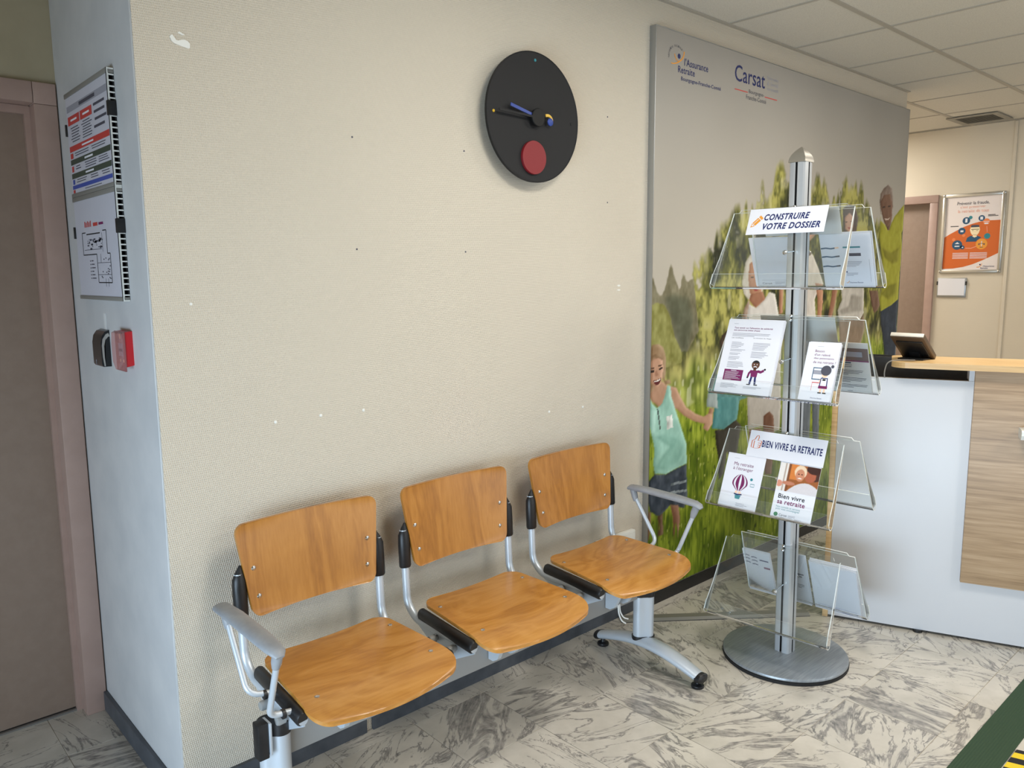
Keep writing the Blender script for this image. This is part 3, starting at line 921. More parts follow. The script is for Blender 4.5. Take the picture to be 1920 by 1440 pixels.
mural = thing('mural_panel', (4.0, -0.016, 0.0), 'large wall panel printed with a family running through a meadow', 'mural')
box('panel_core', MX0 + 0.004, MX1 - 0.004, MY + 0.0012, -0.001, MZ0 + 0.004, MZ1 - 0.004, M_PAPERBACK, mural)
box('frame_edge', MX0, MX0 + 0.004, MY - 0.0008, -0.0005, MZ0, MZ1, M_ALU, mural)
box('frame_edge', MX1 - 0.004, MX1, MY - 0.0008, -0.0005, MZ0, MZ1, M_ALU, mural)
box('frame_edge', MX0 + 0.004, MX1 - 0.004, MY - 0.0008, -0.0005, MZ1 - 0.004, MZ1, M_ALU, mural)
box('frame_edge', MX0 + 0.004, MX1 - 0.004, MY - 0.0008, -0.0005, MZ0, MZ0 + 0.004, M_ALU, mural)
box('plinth', MX0 + 0.01, MX1 - 0.01, MY - 0.004, -0.0005, 0.0, MZ0 - 0.0005, M_BLACK, mural)

M_PRINT = mat('photographic print', (0.5, 0.5, 0.5, 1), 0.55, spec=0.3)
at = nd(M_PRINT, 'ShaderNodeAttribute', attribute_name='ink')
lk(M_PRINT, at.outputs['Color'], bsdf(M_PRINT).inputs['Base Color'])

def to_lin(a):
    a = a / 255.0
    return np.where(a <= 0.04045, a / 12.92, ((a + 0.055) / 1.055) ** 2.4)

def print_grid(name, img, O, ax, ay, w, h, parent):
    """a flat printed sheet: one vertex per picture sample, ink stored as an attribute"""
    H, W = img.shape[:2]
    A, B = np.meshgrid(np.linspace(0, w, W), np.linspace(0, h, H))
    O, ax, ay = [np.array(q, float) for q in (O, ax, ay)]
    P = O + A[..., None] * ax + B[..., None] * ay
    P = P.reshape(-1, 3)
    org = P.mean(0)
    idx = np.arange(H * W).reshape(H, W)
    q = np.stack([idx[:-1, :-1], idx[:-1, 1:], idx[1:, 1:], idx[1:, :-1]], -1).reshape(-1)
    nf = (H - 1) * (W - 1)
    me = bpy.data.meshes.new(name)
    me.vertices.add(H * W)
    me.vertices.foreach_set('co', (P - org).astype(np.float32).ravel())
    me.loops.add(nf * 4)
    me.loops.foreach_set('vertex_index', q.astype(np.int32))
    me.polygons.add(nf)
    me.polygons.foreach_set('loop_start', np.arange(0, nf * 4, 4, dtype=np.int32))
    me.update(calc_edges=True)
    me.validate()
    ca = me.attributes.new('ink', 'FLOAT_COLOR', 'POINT')
    rgba = np.ones((H * W, 4), np.float32)
    rgba[:, :3] = to_lin(img).reshape(-1, 3)
    ca.data.foreach_set('color', rgba.ravel())
    me.materials.append(M_PRINT)
    o = bpy.data.objects.new(name, me)
    COL.objects.link(o)
    o.parent = parent
    o.location = Vector(org) - wloc(parent)
    return o

print_grid('printed_picture', paint_mural(470, 640), (MX0 + 0.004, MY, MZ0 + 0.004), (1, 0, 0), (0, 0, 1), MX1 - MX0 - 0.008, MZ1 - MZ0 - 0.008, mural)

# lettering and emblems on the mural
MO = lambda a, z: (MX0 + a, MY - 0.0003, z)
XR, ZU, YN = (1, 0, 0), (0, 0, 1), (0, -1, 0)
def mtext(s, a, z, w, h, m, bold=0.0, shear=0.0):
    return text('lettering', s, MO(a, z), XR, ZU, YN, w, h, m, mural, bold, shear)
mtext("l'Assurance", 0.200, 2.381, 0.177, 0.031, M_NAVY, 0.012)
mtext('Retraite', 0.156, 2.347, 0.121, 0.028, M_NAVY, 0.012)
mtext('Bourgogne-Franche-Comté', 0.178, 2.313, 0.302, 0.021, M_NAVY, 0.014)
mtext('Carsat', 0.592, 2.381, 0.264, 0.073, M_NAVY, 0.006)
mtext('Retraite', 0.877, 2.429, 0.104, 0.016, M_GREYINK)
mtext('& Santé', 0.876, 2.403, 0.104, 0.018, M_GREYINK)
mtext('au travail', 0.878, 2.379, 0.104, 0.016, M_GREYINK)
mtext('Bourgogne-', 0.715, 2.337, 0.138, 0.022, M_INK)
mtext('Franche-Comté', 0.693, 2.313, 0.180, 0.020, M_INK)
fl = lambda nm, ps, m: flat(nm, ps, MO(0, 0), XR, ZU, YN, m, mural, 0.0004)
fl('rule', [rect(0.594, 0.706, 2.342, 2.346), rect(0.859, 0.975, 2.342, 2.346)], M_RED)
fl('emblem', [stroke([(0.106, 2.377), (0.120, 2.377), (0.131, 2.379), (0.147, 2.384), (0.162, 2.391), (0.178, 2.401), (0.189, 2.412), (0.195, 2.424), (0.197, 2.437)], 0.004, 0.007),
              stroke([(0.129, 2.418), (0.132, 2.410), (0.137, 2.403), (0.146, 2.396), (0.157, 2.391)], 0.005, 0.004)], M_AMBER)
fl('emblem', [circle_poly(0.161, 2.413, 0.010, 18, 0.0105)], M_NAVY)
for i, ch in enumerate('SÉCURITÉ SOCIALE'):
    if ch == ' ':
        continue
    t = i / 15
    ang = math.radians(190 - 135 * t)
    cx_, cz_ = 0.145 + 0.052 * math.cos(ang), 2.405 + 0.043 * math.sin(ang)
    rt = ang - math.pi / 2
    ax_ = (math.cos(rt), 0, math.sin(rt))
    ay_ = (-math.sin(rt), 0, math.cos(rt))
    text('lettering', ch, MO(cx_, cz_), ax_, ay_, YN, 0.0055, 0.0085, M_INK, mural)
# ------------------------------------------------------------------ beam seating with three plywood seats
bench = thing('beam_seat', (1.58, -0.3, 0.0), 'three-seat beam bench with beech plywood seats and backrests along the beige wall', 'bench')

def sheet_solid(name, fn, nu, nv, thick_dir, thick, material, parent):
    """closed thin shell over fn(s,t), s,t in 0..1"""
    V = []
    for j in range(nv + 1):
        for i in range(nu + 1):
            V.append(np.array(fn(i / nu, j / nv)))
    k = len(V)
    td = np.array(thick_dir) * thick
    V2 = V + [v + td for v in V]
    idx = lambda i, j: j * (nu + 1) + i
    Fc = []
    for j in range(nv):
        for i in range(nu):
            Fc.append([idx(i, j), idx(i + 1, j), idx(i + 1, j + 1), idx(i, j + 1)])
            Fc.append([k + idx(i, j), k + idx(i, j + 1), k + idx(i + 1, j + 1), k + idx(i + 1, j)])
    ring = [idx(i, 0) for i in range(nu)] + [idx(nu, j) for j in range(nv)] + [idx(i, nv) for i in range(nu, 0, -1)] + [idx(0, j) for j in range(nv, 0, -1)]
    for a, b in zip(ring, ring[1:] + ring[:1]):
        Fc.append([a, k + a, k + b, b])
    o = obj(name, V2, Fc, material, parent)
    bm = bmesh.new()
    bm.from_mesh(o.data)
    bmesh.ops.remove_doubles(bm, verts=bm.verts, dist=1e-5)
    bmesh.ops.recalc_face_normals(bm, faces=bm.faces)
    bm.to_mesh(o.data)
    bm.free()
    return auto_smooth(o, 40)

def corner(d, r):
    return r - math.sqrt(max(r * r - (r - d) ** 2, 0)) if d < r else 0.0

def ease(n, k):
    """denser samples near both ends"""
    t = k / n
    return t

def seat_fn(cx):
    D = 0.372
    def f(s, t):
        t = 0.5 - 0.5 * math.cos(math.pi * t)
        q = s * 2 - 1
        w = 0.199 + 0.030 * t
        d = t * D
        w -= corner(d, 0.045) + corner(D - d, 0.06)
        bow = 0.030 * (1 - q * q) * t ** 2
        y = -0.143 - d - bow
        z = 0.447 + 0.006 * (1 - t) ** 2 + 0.010 * t * (1 - t)
        z += 0.006 * (q * q) * (1 - t)
        if t > 0.72:
            z -= 0.026 * ((t - 0.72) / 0.28) ** 2
        return (cx + q * w, y, z)
    return f

def back_fn(cx):
    Hh = 0.262
    def f(s, t):
        t = 0.5 - 0.5 * math.cos(math.pi * t)
        q = s * 2 - 1
        w = 0.197 + 0.031 * t
        h = t * Hh
        w -= corner(h, 0.026) + corner(Hh - h, 0.032)
        y = -0.098 + 0.030 * t - 0.020 * q * q * (1 - 0.2 * t)
        return (cx + q * w, y, 0.563 + h)
    return f

def screw(parent, p, axis, r=0.0068):
    lathe('screw_head', p, axis, [(r, -0.001), (r, 0.0015), (r * 0.6, 0.0032), (r * 0.25, 0.0036)], M_CHROME, parent, 14)

CENTRES = (1.052, 1.598, 2.163)
proto = []
cx0 = CENTRES[0]
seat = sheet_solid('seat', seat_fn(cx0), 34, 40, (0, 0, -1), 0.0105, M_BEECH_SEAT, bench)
for sx, t in ((-0.87, 0.20), (0.87, 0.20), (-0.80, 0.74), (0.80, 0.74)):
    tt = math.acos(1 - 2 * t) / math.pi
    p = seat_fn(cx0)((sx + 1) / 2, tt)
    screw(seat, (p[0], p[1], p[2]), (0, 0, 1))
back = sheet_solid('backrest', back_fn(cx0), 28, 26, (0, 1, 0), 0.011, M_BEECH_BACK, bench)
for sx in (-0.86, 0.86):
    for h in (0.055, 0.135):
        t = math.acos(1 - 2 * h / 0.262) / math.pi
        p = back_fn(cx0)((sx + 1) / 2, t)
        screw(back, p, (0, -1, 0))
proto += [seat, back]
for sd in (-1, 1):
    x = cx0 + sd * 0.2235
    fr = tube('side_frame', fillet([(x, -0.088, 0.69), (x, -0.100, 0.445), (x - sd * 0.004, -0.150, 0.402), (x + sd * 0.004, -0.445, 0.415)], 0.06, 8), 0.0125, M_STEEL, bench, 14)
    # black sleeve gripping the backrest
    tube('sleeve', [(x, -0.0945, 0.567), (x, -0.094, 0.572), (x, -0.0905, 0.640), (x, -0.0895, 0.672), (x - sd * 0.002, -0.089, 0.690), (x - sd * 0.006, -0.088, 0.712)],
         [0.0155, 0.0175, 0.0175, 0.0165, 0.011, 0.003], M_BLACK, fr, 16, (1.0, 1.15))
    box('sleeve_web', min(x, x - sd * 0.022), max(x, x - sd * 0.022), -0.094, -0.078, 0.572, 0.665, M_BLACK, fr, 0.003)
    # black cover along the side of the seat with a round front end
    tube('seat_side_cover', [(x + sd * -0.012, -0.158, 0.424), (x + sd * -0.012, -0.165, 0.424), (x + sd * 0.006, -0.440, 0.420), (x + sd * 0.006, -0.446, 0.419)],
         [0.016, 0.0195, 0.0195, 0.016], M_BLACK, fr, 16, (0.85, 1.1))
    prism('bracket_plate', [(-0.152, 0.398), (-0.442, 0.404), (-0.442, 0.396), (-0.345, 0.344), (-0.255, 0.344)], (x - 0.002, 0, 0), (0, 1, 0), (0, 0, 1), (1, 0, 0), 0.004, M_STEEL, fr)
    for ky in (-0.262, -0.355):
        lathe('pivot_knob', (x, ky, 0.386), (sd, 0, 0), [(0.008, 0.0), (0.008, 0.010), (0.0125, 0.011), (0.0135, 0.028), (0.0115, 0.033)], M_BEAM, fr, 18)
    proto.append(fr)
for dx in (-0.068, 0.006):
    proto.append(prism('support_fin', [(-0.330, 0.346), (-0.395, 0.346), (-0.372, 0.300), (-0.352, 0.288), (-0.330, 0.288)], (cx0 + dx - 0.008, 0, 0), (0, 1, 0), (0, 0, 1), (1, 0, 0), 0.016, M_STEEL, bench))
for c in CENTRES[1:]:
    for o in proto:
        dup(o, (c - cx0, 0, 0), bench)
box('beam', 0.795, 2.345, -0.328, -0.262, 0.262, 0.346, M_BEAM, bench, 0.006)

def peanut(r, d, n=14):
    pts = []
    for k in range(n + 1):
        a = -math.pi / 2 - 0.35 + (math.pi + 0.7) * k / n
        pts.append((d + r * math.cos(a), r * math.sin(a)))
    for k in range(n + 1):
        a = math.pi / 2 - 0.35 + (math.pi + 0.7) * k / n
        pts.append((-d + r * math.cos(a), r * math.sin(a)))
    return pts

ca_, sa_ = math.cos(math.radians(-38)), math.sin(math.radians(-38))
def post(x, y, z1, foot_x):
    p = prism('post', peanut(0.0235, 0.0165), (x, y, 0.085), (ca_, sa_, 0), (-sa_, ca_, 0), (0, 0, 1), z1 - 0.085, M_STEEL, bench, True)
    prism('collar', peanut(0.0275, 0.017), (x, y, 0.082), (ca_, sa_, 0), (-sa_, ca_, 0), (0, 0, 1), 0.028, M_BLACK, p, True)
    prism('top_cap', peanut(0.0255, 0.017), (x, y, z1 - 0.03), (ca_, sa_, 0), (-sa_, ca_, 0), (0, 0, 1), 0.034, M_BLACK, p, True)
    pts = []
    rr = []
    for k in range(13):
        t = k / 12
        yy = -0.118 - 0.480 * t
        pts.append((foot_x, yy, 0.040 + 0.050 * math.sin(math.pi * t)))
        rr.append(0.026 + 0.007 * math.sin(math.pi * t))
    f = tube('foot_bar', pts, rr, M_STEEL, bench, 18, (1.1, 0.62))
    for a, b in (((foot_x, -0.118, 0.040), (0, 0.9, -0.35)), ((foot_x, -0.598, 0.040), (0, -0.9, 0.05))):
        v = Vector(b).normalized() * 0.018
        tube('end_cap', [Vector(a) - v * 0.4, Vector(a) + v * 0.7, Vector(a) + v], [0.0275, 0.0270, 0.018], M_BLACK, f, 18, (1.1, 0.66))
    for yy in (-0.132, -0.588):
        lathe('glide', (foot_x, yy, 0.0), (0, 0, 1), [(0.022, 0.0), (0.024, 0.004), (0.023, 0.010), (0.010, 0.016), (0.008, 0.030)], M_BLACK, f, 20)
    return p

pl = post(0.802, -0.325, 0.372, 0.796)
post(2.312, -0.330, 0.300, 2.305)
box('cable_connector', 0.748, 0.776, -0.352, -0.318, 0.292, 0.388, M_BLACK, pl, 0.003)
box('connector_clip', 0.776, 0.783, -0.356, -0.314, 0.300, 0.386, M_STEEL, pl, 0.002)

def armrest(x, sd):
    a = tube('armrest', [(x, -0.158, 0.640), (x, -0.168, 0.645), (x, -0.25, 0.648), (x, -0.40, 0.645), (x, -0.470, 0.641), (x - sd * 0.002, -0.492, 0.636), (x - sd * 0.002, -0.502, 0.628)],
             [0.016, 0.0215, 0.024, 0.024, 0.0215, 0.018, 0.010], M_GREYPLASTIC, bench, 18, (1.08, 0.52))
    for yy, zz in ((-0.180, 0.642), (-0.484, 0.636)):
        tube('knuckle', [(x + sd * -0.006, yy, zz), (x + sd * -0.006, yy + (0.012 if yy < -0.3 else -0.010), zz - 0.03), (x + sd * -0.006, yy + (0.018 if yy < -0.3 else -0.016), zz - 0.048)], [0.0135, 0.013, 0.0095], M_GREYPLASTIC, a, 14)
    tube('arm_tube', fillet([(x - sd * 0.006, -0.186, 0.620), (x - sd * 0.004, -0.300, 0.452), (x - sd * 0.080, -0.302, 0.432)], 0.03, 7), 0.0078, M_STEEL, a, 12)
    tube('arm_tube', fillet([(x - sd * 0.006, -0.478, 0.615), (x - sd * 0.010, -0.405, 0.437), (x - sd * 0.080, -0.405, 0.426)], 0.024, 7), 0.0078, M_STEEL, a, 12)
    for yy, zz in ((-0.302, 0.437), (-0.405, 0.429)):
        lathe('clamp_ring', (x - sd * 0.047, yy, zz), (1, 0, 0), [(0.010, -0.005), (0.0125, -0.004), (0.0125, 0.004), (0.010, 0.005)], M_BLACK, a, 16)
armrest(0.745, -1)
armrest(2.430, 1)
tube('loose_cable', fillet([(2.135, -0.35, 0.292), (2.137, -0.352, 0.255), (2.150, -0.356, 0.225), (2.168, -0.36, 0.212)], 0.02), 0.0028, M_CABLE, bench, 8)
tube('loose_cable', fillet([(2.143, -0.35, 0.292), (2.144, -0.352, 0.262), (2.160, -0.356, 0.235), (2.182, -0.36, 0.225)], 0.02), 0.0028, M_CABLE, bench, 8)

# ------------------------------------------------------------------ wall clock
CK = Vector((2.009, -0.045, 2.052))
clock = thing('wall_clock', (2.009, 0.0, 1.828), 'round black wall clock with blue hand and red disc above the bench', 'clock')
M_CLOCK = mat('matt black dial', rgb(17, 17, 17), 0.6, spec=0.3)
M_CRED = mat('red lacquer', rgb(122, 14, 24), 0.55)
M_CBLUE = mat('blue lacquer', rgb(26, 58, 138), 0.45)
M_CYEL = mat('yellow lacquer', rgb(206, 166, 40), 0.4)
lathe('clock_body', CK, (0, -1, 0), [(0.17, -0.044), (0.17, -0.016), (0.217, -0.014), (0.2235, -0.011), (0.2245, -0.003), (0.2225, 0.0), (0.2205, 0.0)], M_CLOCK, clock, 96)
lathe('rim', CK, (0, -1, 0), [(0.2205, -0.003), (0.2245, -0.003), (0.2245, 0.0015), (0.222, 0.0022), (0.2205, 0.0006)], M_RUBBER, clock, 96)
ck = lambda a, b, d: (CK.x + a, CK.y - d, CK.z + b)
lathe('red_disc', ck(-0.010, -0.139, 0.010), (0, -1, 0), [(0.058, -0.010), (0.0585, -0.001), (0.0575, 0.001)], M_CRED, clock, 56)
hub = lathe('hub', ck(0.0, -0.002, 0.0), (0, -1, 0), [(0.010, 0.0), (0.010, 0.010), (0.030, 0.011), (0.031, 0.020), (0.029, 0.022)], M_CLOCK, clock, 40)
def hand(name, a0, b0, a1, b1, w, d, m):
    return prism(name, stroke([(a0, b0), (a1, b1)], w), ck(0, 0, d), (1, 0, 0), (0, 0, 1), (0, -1, 0), 0.003, m, clock)
hand('hour_hand', 0.0, 0.0, -0.128, 0.028, 0.0105, 0.014, M_CBLUE)
hand('minute_hand', 0.0, -0.002, -0.184, 0.004, 0.0075, 0.018, M_RUBBER)
arc = [(0.040, 0.010)] + [(0.052 + 0.022 * math.cos(math.radians(a)), -0.008 + 0.020 * math.sin(math.radians(a))) for a in range(100, -31, -13)]
prism('yellow_counterweight', stroke(arc, 0.010, 0.005), ck(0, 0, 0.014), (1, 0, 0), (0, 0, 1), (0, -1, 0), 0.003, M_CYEL, clock)
lathe('blue_counterweight', ck(0.062, -0.010, 0.016), (0, -1, 0), [(0.0135, 0.0), (0.0135, 0.003), (0.012, 0.004)], M_CBLUE, clock, 24)
for a, b, m in ((0.003, 0.196, M_TEAL), (-0.194, 0.0, M_CYEL), (0.188, 0.0, M_RUBBER)):
    lathe('hour_dot', ck(a, b, 0.0), (0, -1, 0), [(0.0052, 0.0), (0.0052, 0.002), (0.004, 0.003)], m, clock, 16)
flat('maker_mark', [rect(-0.016 + 0.0048 * k, -0.016 + 0.0048 * k + 0.0036, 0.1145, 0.121) for k in (0, 1, 2, 4, 5)], ck(0, 0, 0), (1, 0, 0), (0, 0, 1), (0, -1, 0), M_GREYINK, clock)

# ------------------------------------------------------------------ brochure stand
PX, PY = 2.754, -0.685
def pole_at(z):
    return Vector((PX, PY + 0.0092 * z, z))
stand = thing('brochure_stand', (PX, PY, 0.0), 'tall aluminium leaflet stand with four tiers of clear acrylic trays on a round base', 'display stand')
M_DISC = mat('brushed steel plate', rgb(150, 154, 158), 0.38, 0.45)
nz = noise(M_DISC, mapping(M_DISC, (1.0, 14.0, 1.0), (0, 0, 0.6)), 9.0, 4)
lk(M_DISC, ramp(M_DISC, nz.outputs['Fac'], [(0.3, rgb(132, 138, 143)), (0.7, rgb(156, 161, 166))]), bsdf(M_DISC).inputs['Base Color'])
lathe('rubber_ring', (PX, PY, 0.0), (0, 0, 1), [(0.228, 0.0), (0.2355, 0.001), (0.2365, 0.012), (0.230, 0.0135)], M_RUBBER, stand, 96)
lathe('base_plate', (PX, PY, 0.0), (0, 0, 1), [(0.230, 0.0136), (0.2345, 0.015), (0.2350, 0.020), (0.2325, 0.0245), (0.2270, 0.026)], M_DISC, stand, 96)
side = [(-0.0245, -0.0300), (-0.0100, -0.0318), (-0.0042, -0.0318), (-0.0042, -0.0215), (0.0042, -0.0215), (0.0042, -0.0318), (0.0100, -0.0318), (0.0245, -0.0300)]
sec = []
for k in range(4):
    c, s = math.cos(k * math.pi / 2), math.sin(k * math.pi / 2)
    sec += [(a * c - b * s, a * s + b * c) for a, b in side]
V, Fc = [], []
ns = len(sec)
for z in (0.0262, 1.895):
    p = pole_at(z)
    V += [(p.x + a, p.y + b, z) for a, b in sec]
for i in range(ns):
    Fc.append([i, (i + 1) % ns, ns + (i + 1) % ns, ns + i])
Fc += [list(range(ns))[::-1], list(range(ns, 2 * ns))]
fm = [1 if i % 8 in (2, 3, 4) else 0 for i in range(ns)] + [0, 0]  # slot faces coloured black, the shade inside the grooves put into the colour
pole = obj('pole', V, Fc, None, stand, False, None, fm, [mat('pale anodised aluminium', rgb(196, 200, 204), 0.30, 0.55), M_RUBBER])
pt = pole_at(1.895)
V, Fc = [], []
nl = 9
for j in range(nl + 1):
    t = j / nl
    h = 0.0325 * max(1 - t ** 2.2, 0.01)
    zz = 1.8955 + 0.056 * t
    V += [(pt.x - h, pt.y - h, zz), (pt.x + h, pt.y - h, zz), (pt.x + h, pt.y + h, zz), (pt.x - h, pt.y + h, zz)]
for j in range(nl):
    for k in range(4):
        Fc.append([j * 4 + k, j * 4 + (k + 1) % 4, (j + 1) * 4 + (k + 1) % 4, (j + 1) * 4 + k])
Fc += [[3, 2, 1, 0], [nl * 4, nl * 4 + 1, nl * 4 + 2, nl * 4 + 3]]
auto_smooth(obj('pole_cap', V, Fc, mat('warm polished cap', rgb(190, 186, 178), 0.28, 0.9), stand), 45)

ZB = (1.440, 1.045, 0.605, 0.165)
TH = (4, 4, 3, 5)
TL = math.hypot(0.12, 0.285)
def tray_axes(k, front):
    th = math.radians(TH[k])
    e = Vector((math.sin(th), -math.cos(th), 0))
    nf = Vector((-math.cos(th), -math.sin(th), 0))
    sg = 1 if front else -1
    B = pole_at(ZB[k]) + nf * 0.165 * sg
    T = pole_at(ZB[k] + 0.285) + nf * 0.045 * sg
    a = (T - B).normalized()
    m = e.cross(a)
    if m.dot(nf * sg) < 0:
        m = -m
    return B, e, a, m
def tp(k, front, s, h, o=0.0):
    B, e, a, m = tray_axes(k, front)
    return B + e * s + a * h + m * o

for k in range(4):
    for front in (True, False):
        sh = -0.010 if front else 0.010
        # section: slanted plate, round bend, short upright lip
        cl = [(0.0, TL), (0.0, 0.20), (0.0, 0.10), (0.0, 0.014)]
        cl += [(0.016 - 0.016 * math.cos(a), 0.014 - 0.016 * math.sin(a)) for a in [math.pi * q / 8 for q in range(1, 8)]]
        cl += [(0.032, 0.016), (0.033, 0.048)]
        th_ = 0.0021
        A_, B_ = [], []
        for i, (o_, h_) in enumerate(cl):
            p0 = cl[max(i - 1, 0)]
            p1 = cl[min(i + 1, len(cl) - 1)]
            dx, dy = p1[0] - p0[0], p1[1] - p0[1]
            l = math.hypot(dx, dy)
            A_.append((o_ - dy / l * th_, h_ + dx / l * th_))
            B_.append((o_ + dy / l * th_, h_ - dx / l * th_))
        V, Fc, Fm = [], [], []
        hw = lambda h: 0.243 - 0.016 * max(h, 0) / TL
        n_ = len(cl)
        for P_ in (A_, B_):
            for o_, h_ in P_:
                V.append(tp(k, front, sh - hw(h_), h_, o_)[:])
                V.append(tp(k, front, sh + hw(h_), h_, o_)[:])
        for i in range(n_ - 1):
            Fc.append([2 * i, 2 * i + 1, 2 * i + 3, 2 * i + 2]); Fm.append(0)
            j = 2 * n_
            Fc.append([j + 2 * i, j + 2 * i + 2, j + 2 * i + 3, j + 2 * i + 1]); Fm.append(0)
            for q in (0, 1):
                Fc.append([2 * i + q, 2 * i + 2 + q, j + 2 * i + 2 + q, j + 2 * i + q]); Fm.append(1)
        for i in (0, n_ - 1):
            Fc.append([2 * i, 2 * i + 1, 2 * n_ + 2 * i + 1, 2 * n_ + 2 * i]); Fm.append(1)
        tr = obj('acrylic_tray', V, Fc, None, stand, False, None, Fm, [M_ACR, M_ACREDGE])
        # raised middle of the plate's top edge
        B, e, a, m = tray_axes(k, front)
        tb = obj('top_tab', *(lambda P: (P, [[0, 1, 2, 3], [7, 6, 5, 4], [0, 4, 5, 1], [1, 5, 6, 2], [2, 6, 7, 3], [3, 7, 4, 0]]))(
            [tp(k, front, sh + s, h, o)[:] for o in (-0.002, 0.002) for s, h in ((-0.205, TL), (0.205, TL), (0.198, TL + 0.012), (-0.198, TL + 0.012))]),
            None, tr, False, None, [0, 0, 1, 1, 1, 1], [M_ACR, M_ACREDGE])
        # narrow end cheeks
        for q in (-1, 1):
            pts = [(0.0, TL - 0.002, 0.002), (0.0, 0.012, 0.002), (0.030, 0.010, 0.002), (0.030, 0.046, 0.002), (0.016, 0.12, 0.002)]
            P = []
            for off in (0.0, -0.003 * q):
                for o_, h_, _ in pts:
                    P.append(tp(k, front, sh + q * hw(h_) + off, h_, o_)[:])
            c5 = [[0, 1, 2, 3, 4], [9, 8, 7, 6, 5]] + [[i, (i + 1) % 5, 5 + (i + 1) % 5, 5 + i] for i in range(5)]
            obj('end_cheek', P, c5, None, tr, False, None, [0, 0, 1, 1, 1, 1, 1], [M_ACR, M_ACREDGE])
        # studs holding the plate in the pole groove
        for h in (TL - 0.004, TL + 0.012):
            q = tp(k, front, 0.0, h, 0.004)
            lathe('stud', q - m * 0.008, m, [(0.004, 0.0), (0.006, 0.004), (0.0052, 0.009), (0.003, 0.0105)], M_CHROME, tr, 14)
        # spacer pin half way down
        q = tp(k, front, -0.003, 0.145, -0.002)
        pz = pole_at(q.z)
        tube('spacer_pin', [q, Vector((pz.x + (-0.022 if front else 0.022), pz.y, q.z + 0.006))], 0.0028, M_CHROME, tr, 8)
        lathe('pin_clip', q - m * 0.004, m, [(0.009, 0.0), (0.009, 0.003), (0.006, 0.006), (0.004, 0.010)], M_CHROME, tr, 12)

# ---- leaflets
def paper(name, k, front, s0, s1, h0, h1, count, label, cat, group=None, material=None, lift=0.0035, step=0.0016, seed=1):
    rnd = random.Random(seed)
    root = thing(name, tp(k, front, (s0 + s1) / 2, h0, lift), label, cat, group)
    B, e, a, m = tray_axes(k, front)
    for i in range(count):
        js, jh = (rnd.uniform(-0.004, 0.004), rnd.uniform(0, 0.005)) if i else (0, 0)
        d0 = lift + step * (count - 1 - i) if front else lift + step * i
        frame_box('sheet', B, e, a, m, (s0 + js, s1 + js, h0 + jh, h1 + jh, d0, d0 + step * 0.8), material or M_PAPER, root)
    if front:
        face = lift + step * (count - 1) + step * 0.8
        nrm = m
    else:
        face = lift
        nrm = -m
    O = tp(k, front, s0, h0, face)
    return root, (O, e, a, nrm, s1 - s0, h1 - h0)

def ptext(root, F, s, u, v, w, h, m, bold=0.0, shear=0.0):
    O, e, a, n, W, H = F
    return text('lettering', s, O + e * (u * W) + a * (v * H), e, a, n, w * W, h * H if h else None, m, root, bold, shear)
def pflat(root, F, name, polys, m, lift=0.0003):
    O, e, a, n, W, H = F
    return flat(name, [[(x * W, y * H) for x, y in p] for p in polys], O, e, a, n, m, root, lift)
def lines(u0, u1, v_top, n, dv, th=0.35, seed=0):
    r = random.Random(seed)
    return [rect(u0, u0 + (u1 - u0) * (r.uniform(0.7, 1.0) if i < n - 1 else r.uniform(0.4, 0.8)), v_top - i * dv - dv * th, v_top - i * dv) for i in range(n)]

# header cards
r1, F = paper('header_card', 0, True, -0.166, 0.128, 0.215, 0.317, 1, 'white header card reading CONSTRUIRE VOTRE DOSSIER on the top tier', 'sign', None, None, 0.006)
ptext(r1, F, 'CONSTRUIRE', 0.21, 0.53, 0.58, 0.25, M_NAVY, 0.034, 0.25)
ptext(r1, F, 'VOTRE DOSSIER', 0.21, 0.17, 0.73, 0.25, M_NAVY, 0.034, 0.25)
asp = F[4] / F[5]
def pen(pts):
    c, s = math.cos(math.radians(46)), math.sin(math.radians(46))
    return [(0.115 + (x * c - y * s) / asp, 0.50 + (x * s + y * c)) for x, y in pts]
pflat(r1, F, 'pencil_symbol', [pen(rect(-0.13, 0.14, -0.085, 0.085)), pen([(-0.15, -0.085), (-0.15, 0.085), (-0.30, 0.0)]), pen(rect(0.17, 0.26, -0.085, 0.085))], M_AMBER)
pflat(r1, F, 'pencil_symbol', [pen(rect(-0.11, 0.12, 0.012, 0.03)), pen([(-0.165, -0.05), (-0.165, 0.05), (-0.235, 0.0)])], M_PAPER, 0.0006)
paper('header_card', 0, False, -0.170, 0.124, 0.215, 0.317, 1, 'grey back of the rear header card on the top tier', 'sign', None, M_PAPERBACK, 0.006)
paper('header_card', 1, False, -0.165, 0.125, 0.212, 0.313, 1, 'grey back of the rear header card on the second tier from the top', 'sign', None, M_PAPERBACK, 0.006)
r3, F = paper('header_card', 2, True, -0.140, 0.161, 0.212, 0.314, 1, 'white header card reading BIEN VIVRE SA RETRAITE on the third tier', 'sign', None, None, 0.006)
ptext(r3, F, 'BIEN VIVRE SA RETRAITE', 0.185, 0.40, 0.775, 0.27, M_NAVY, 0.03, 0.0)
asp = F[4] / F[5]
th_pts = [(0.0, 0.05), (0.0, 0.33), (0.10, 0.40), (0.16, 0.56), (0.22, 0.58), (0.25, 0.50), (0.22, 0.36), (0.36, 0.36), (0.39, 0.29), (0.36, 0.25), (0.38, 0.19), (0.34, 0.15), (0.35, 0.09), (0.30, 0.04), (0.14, 0.02)]
tq = [(0.045 + x / asp, 0.30 + y * 0.9) for x, y in th_pts]
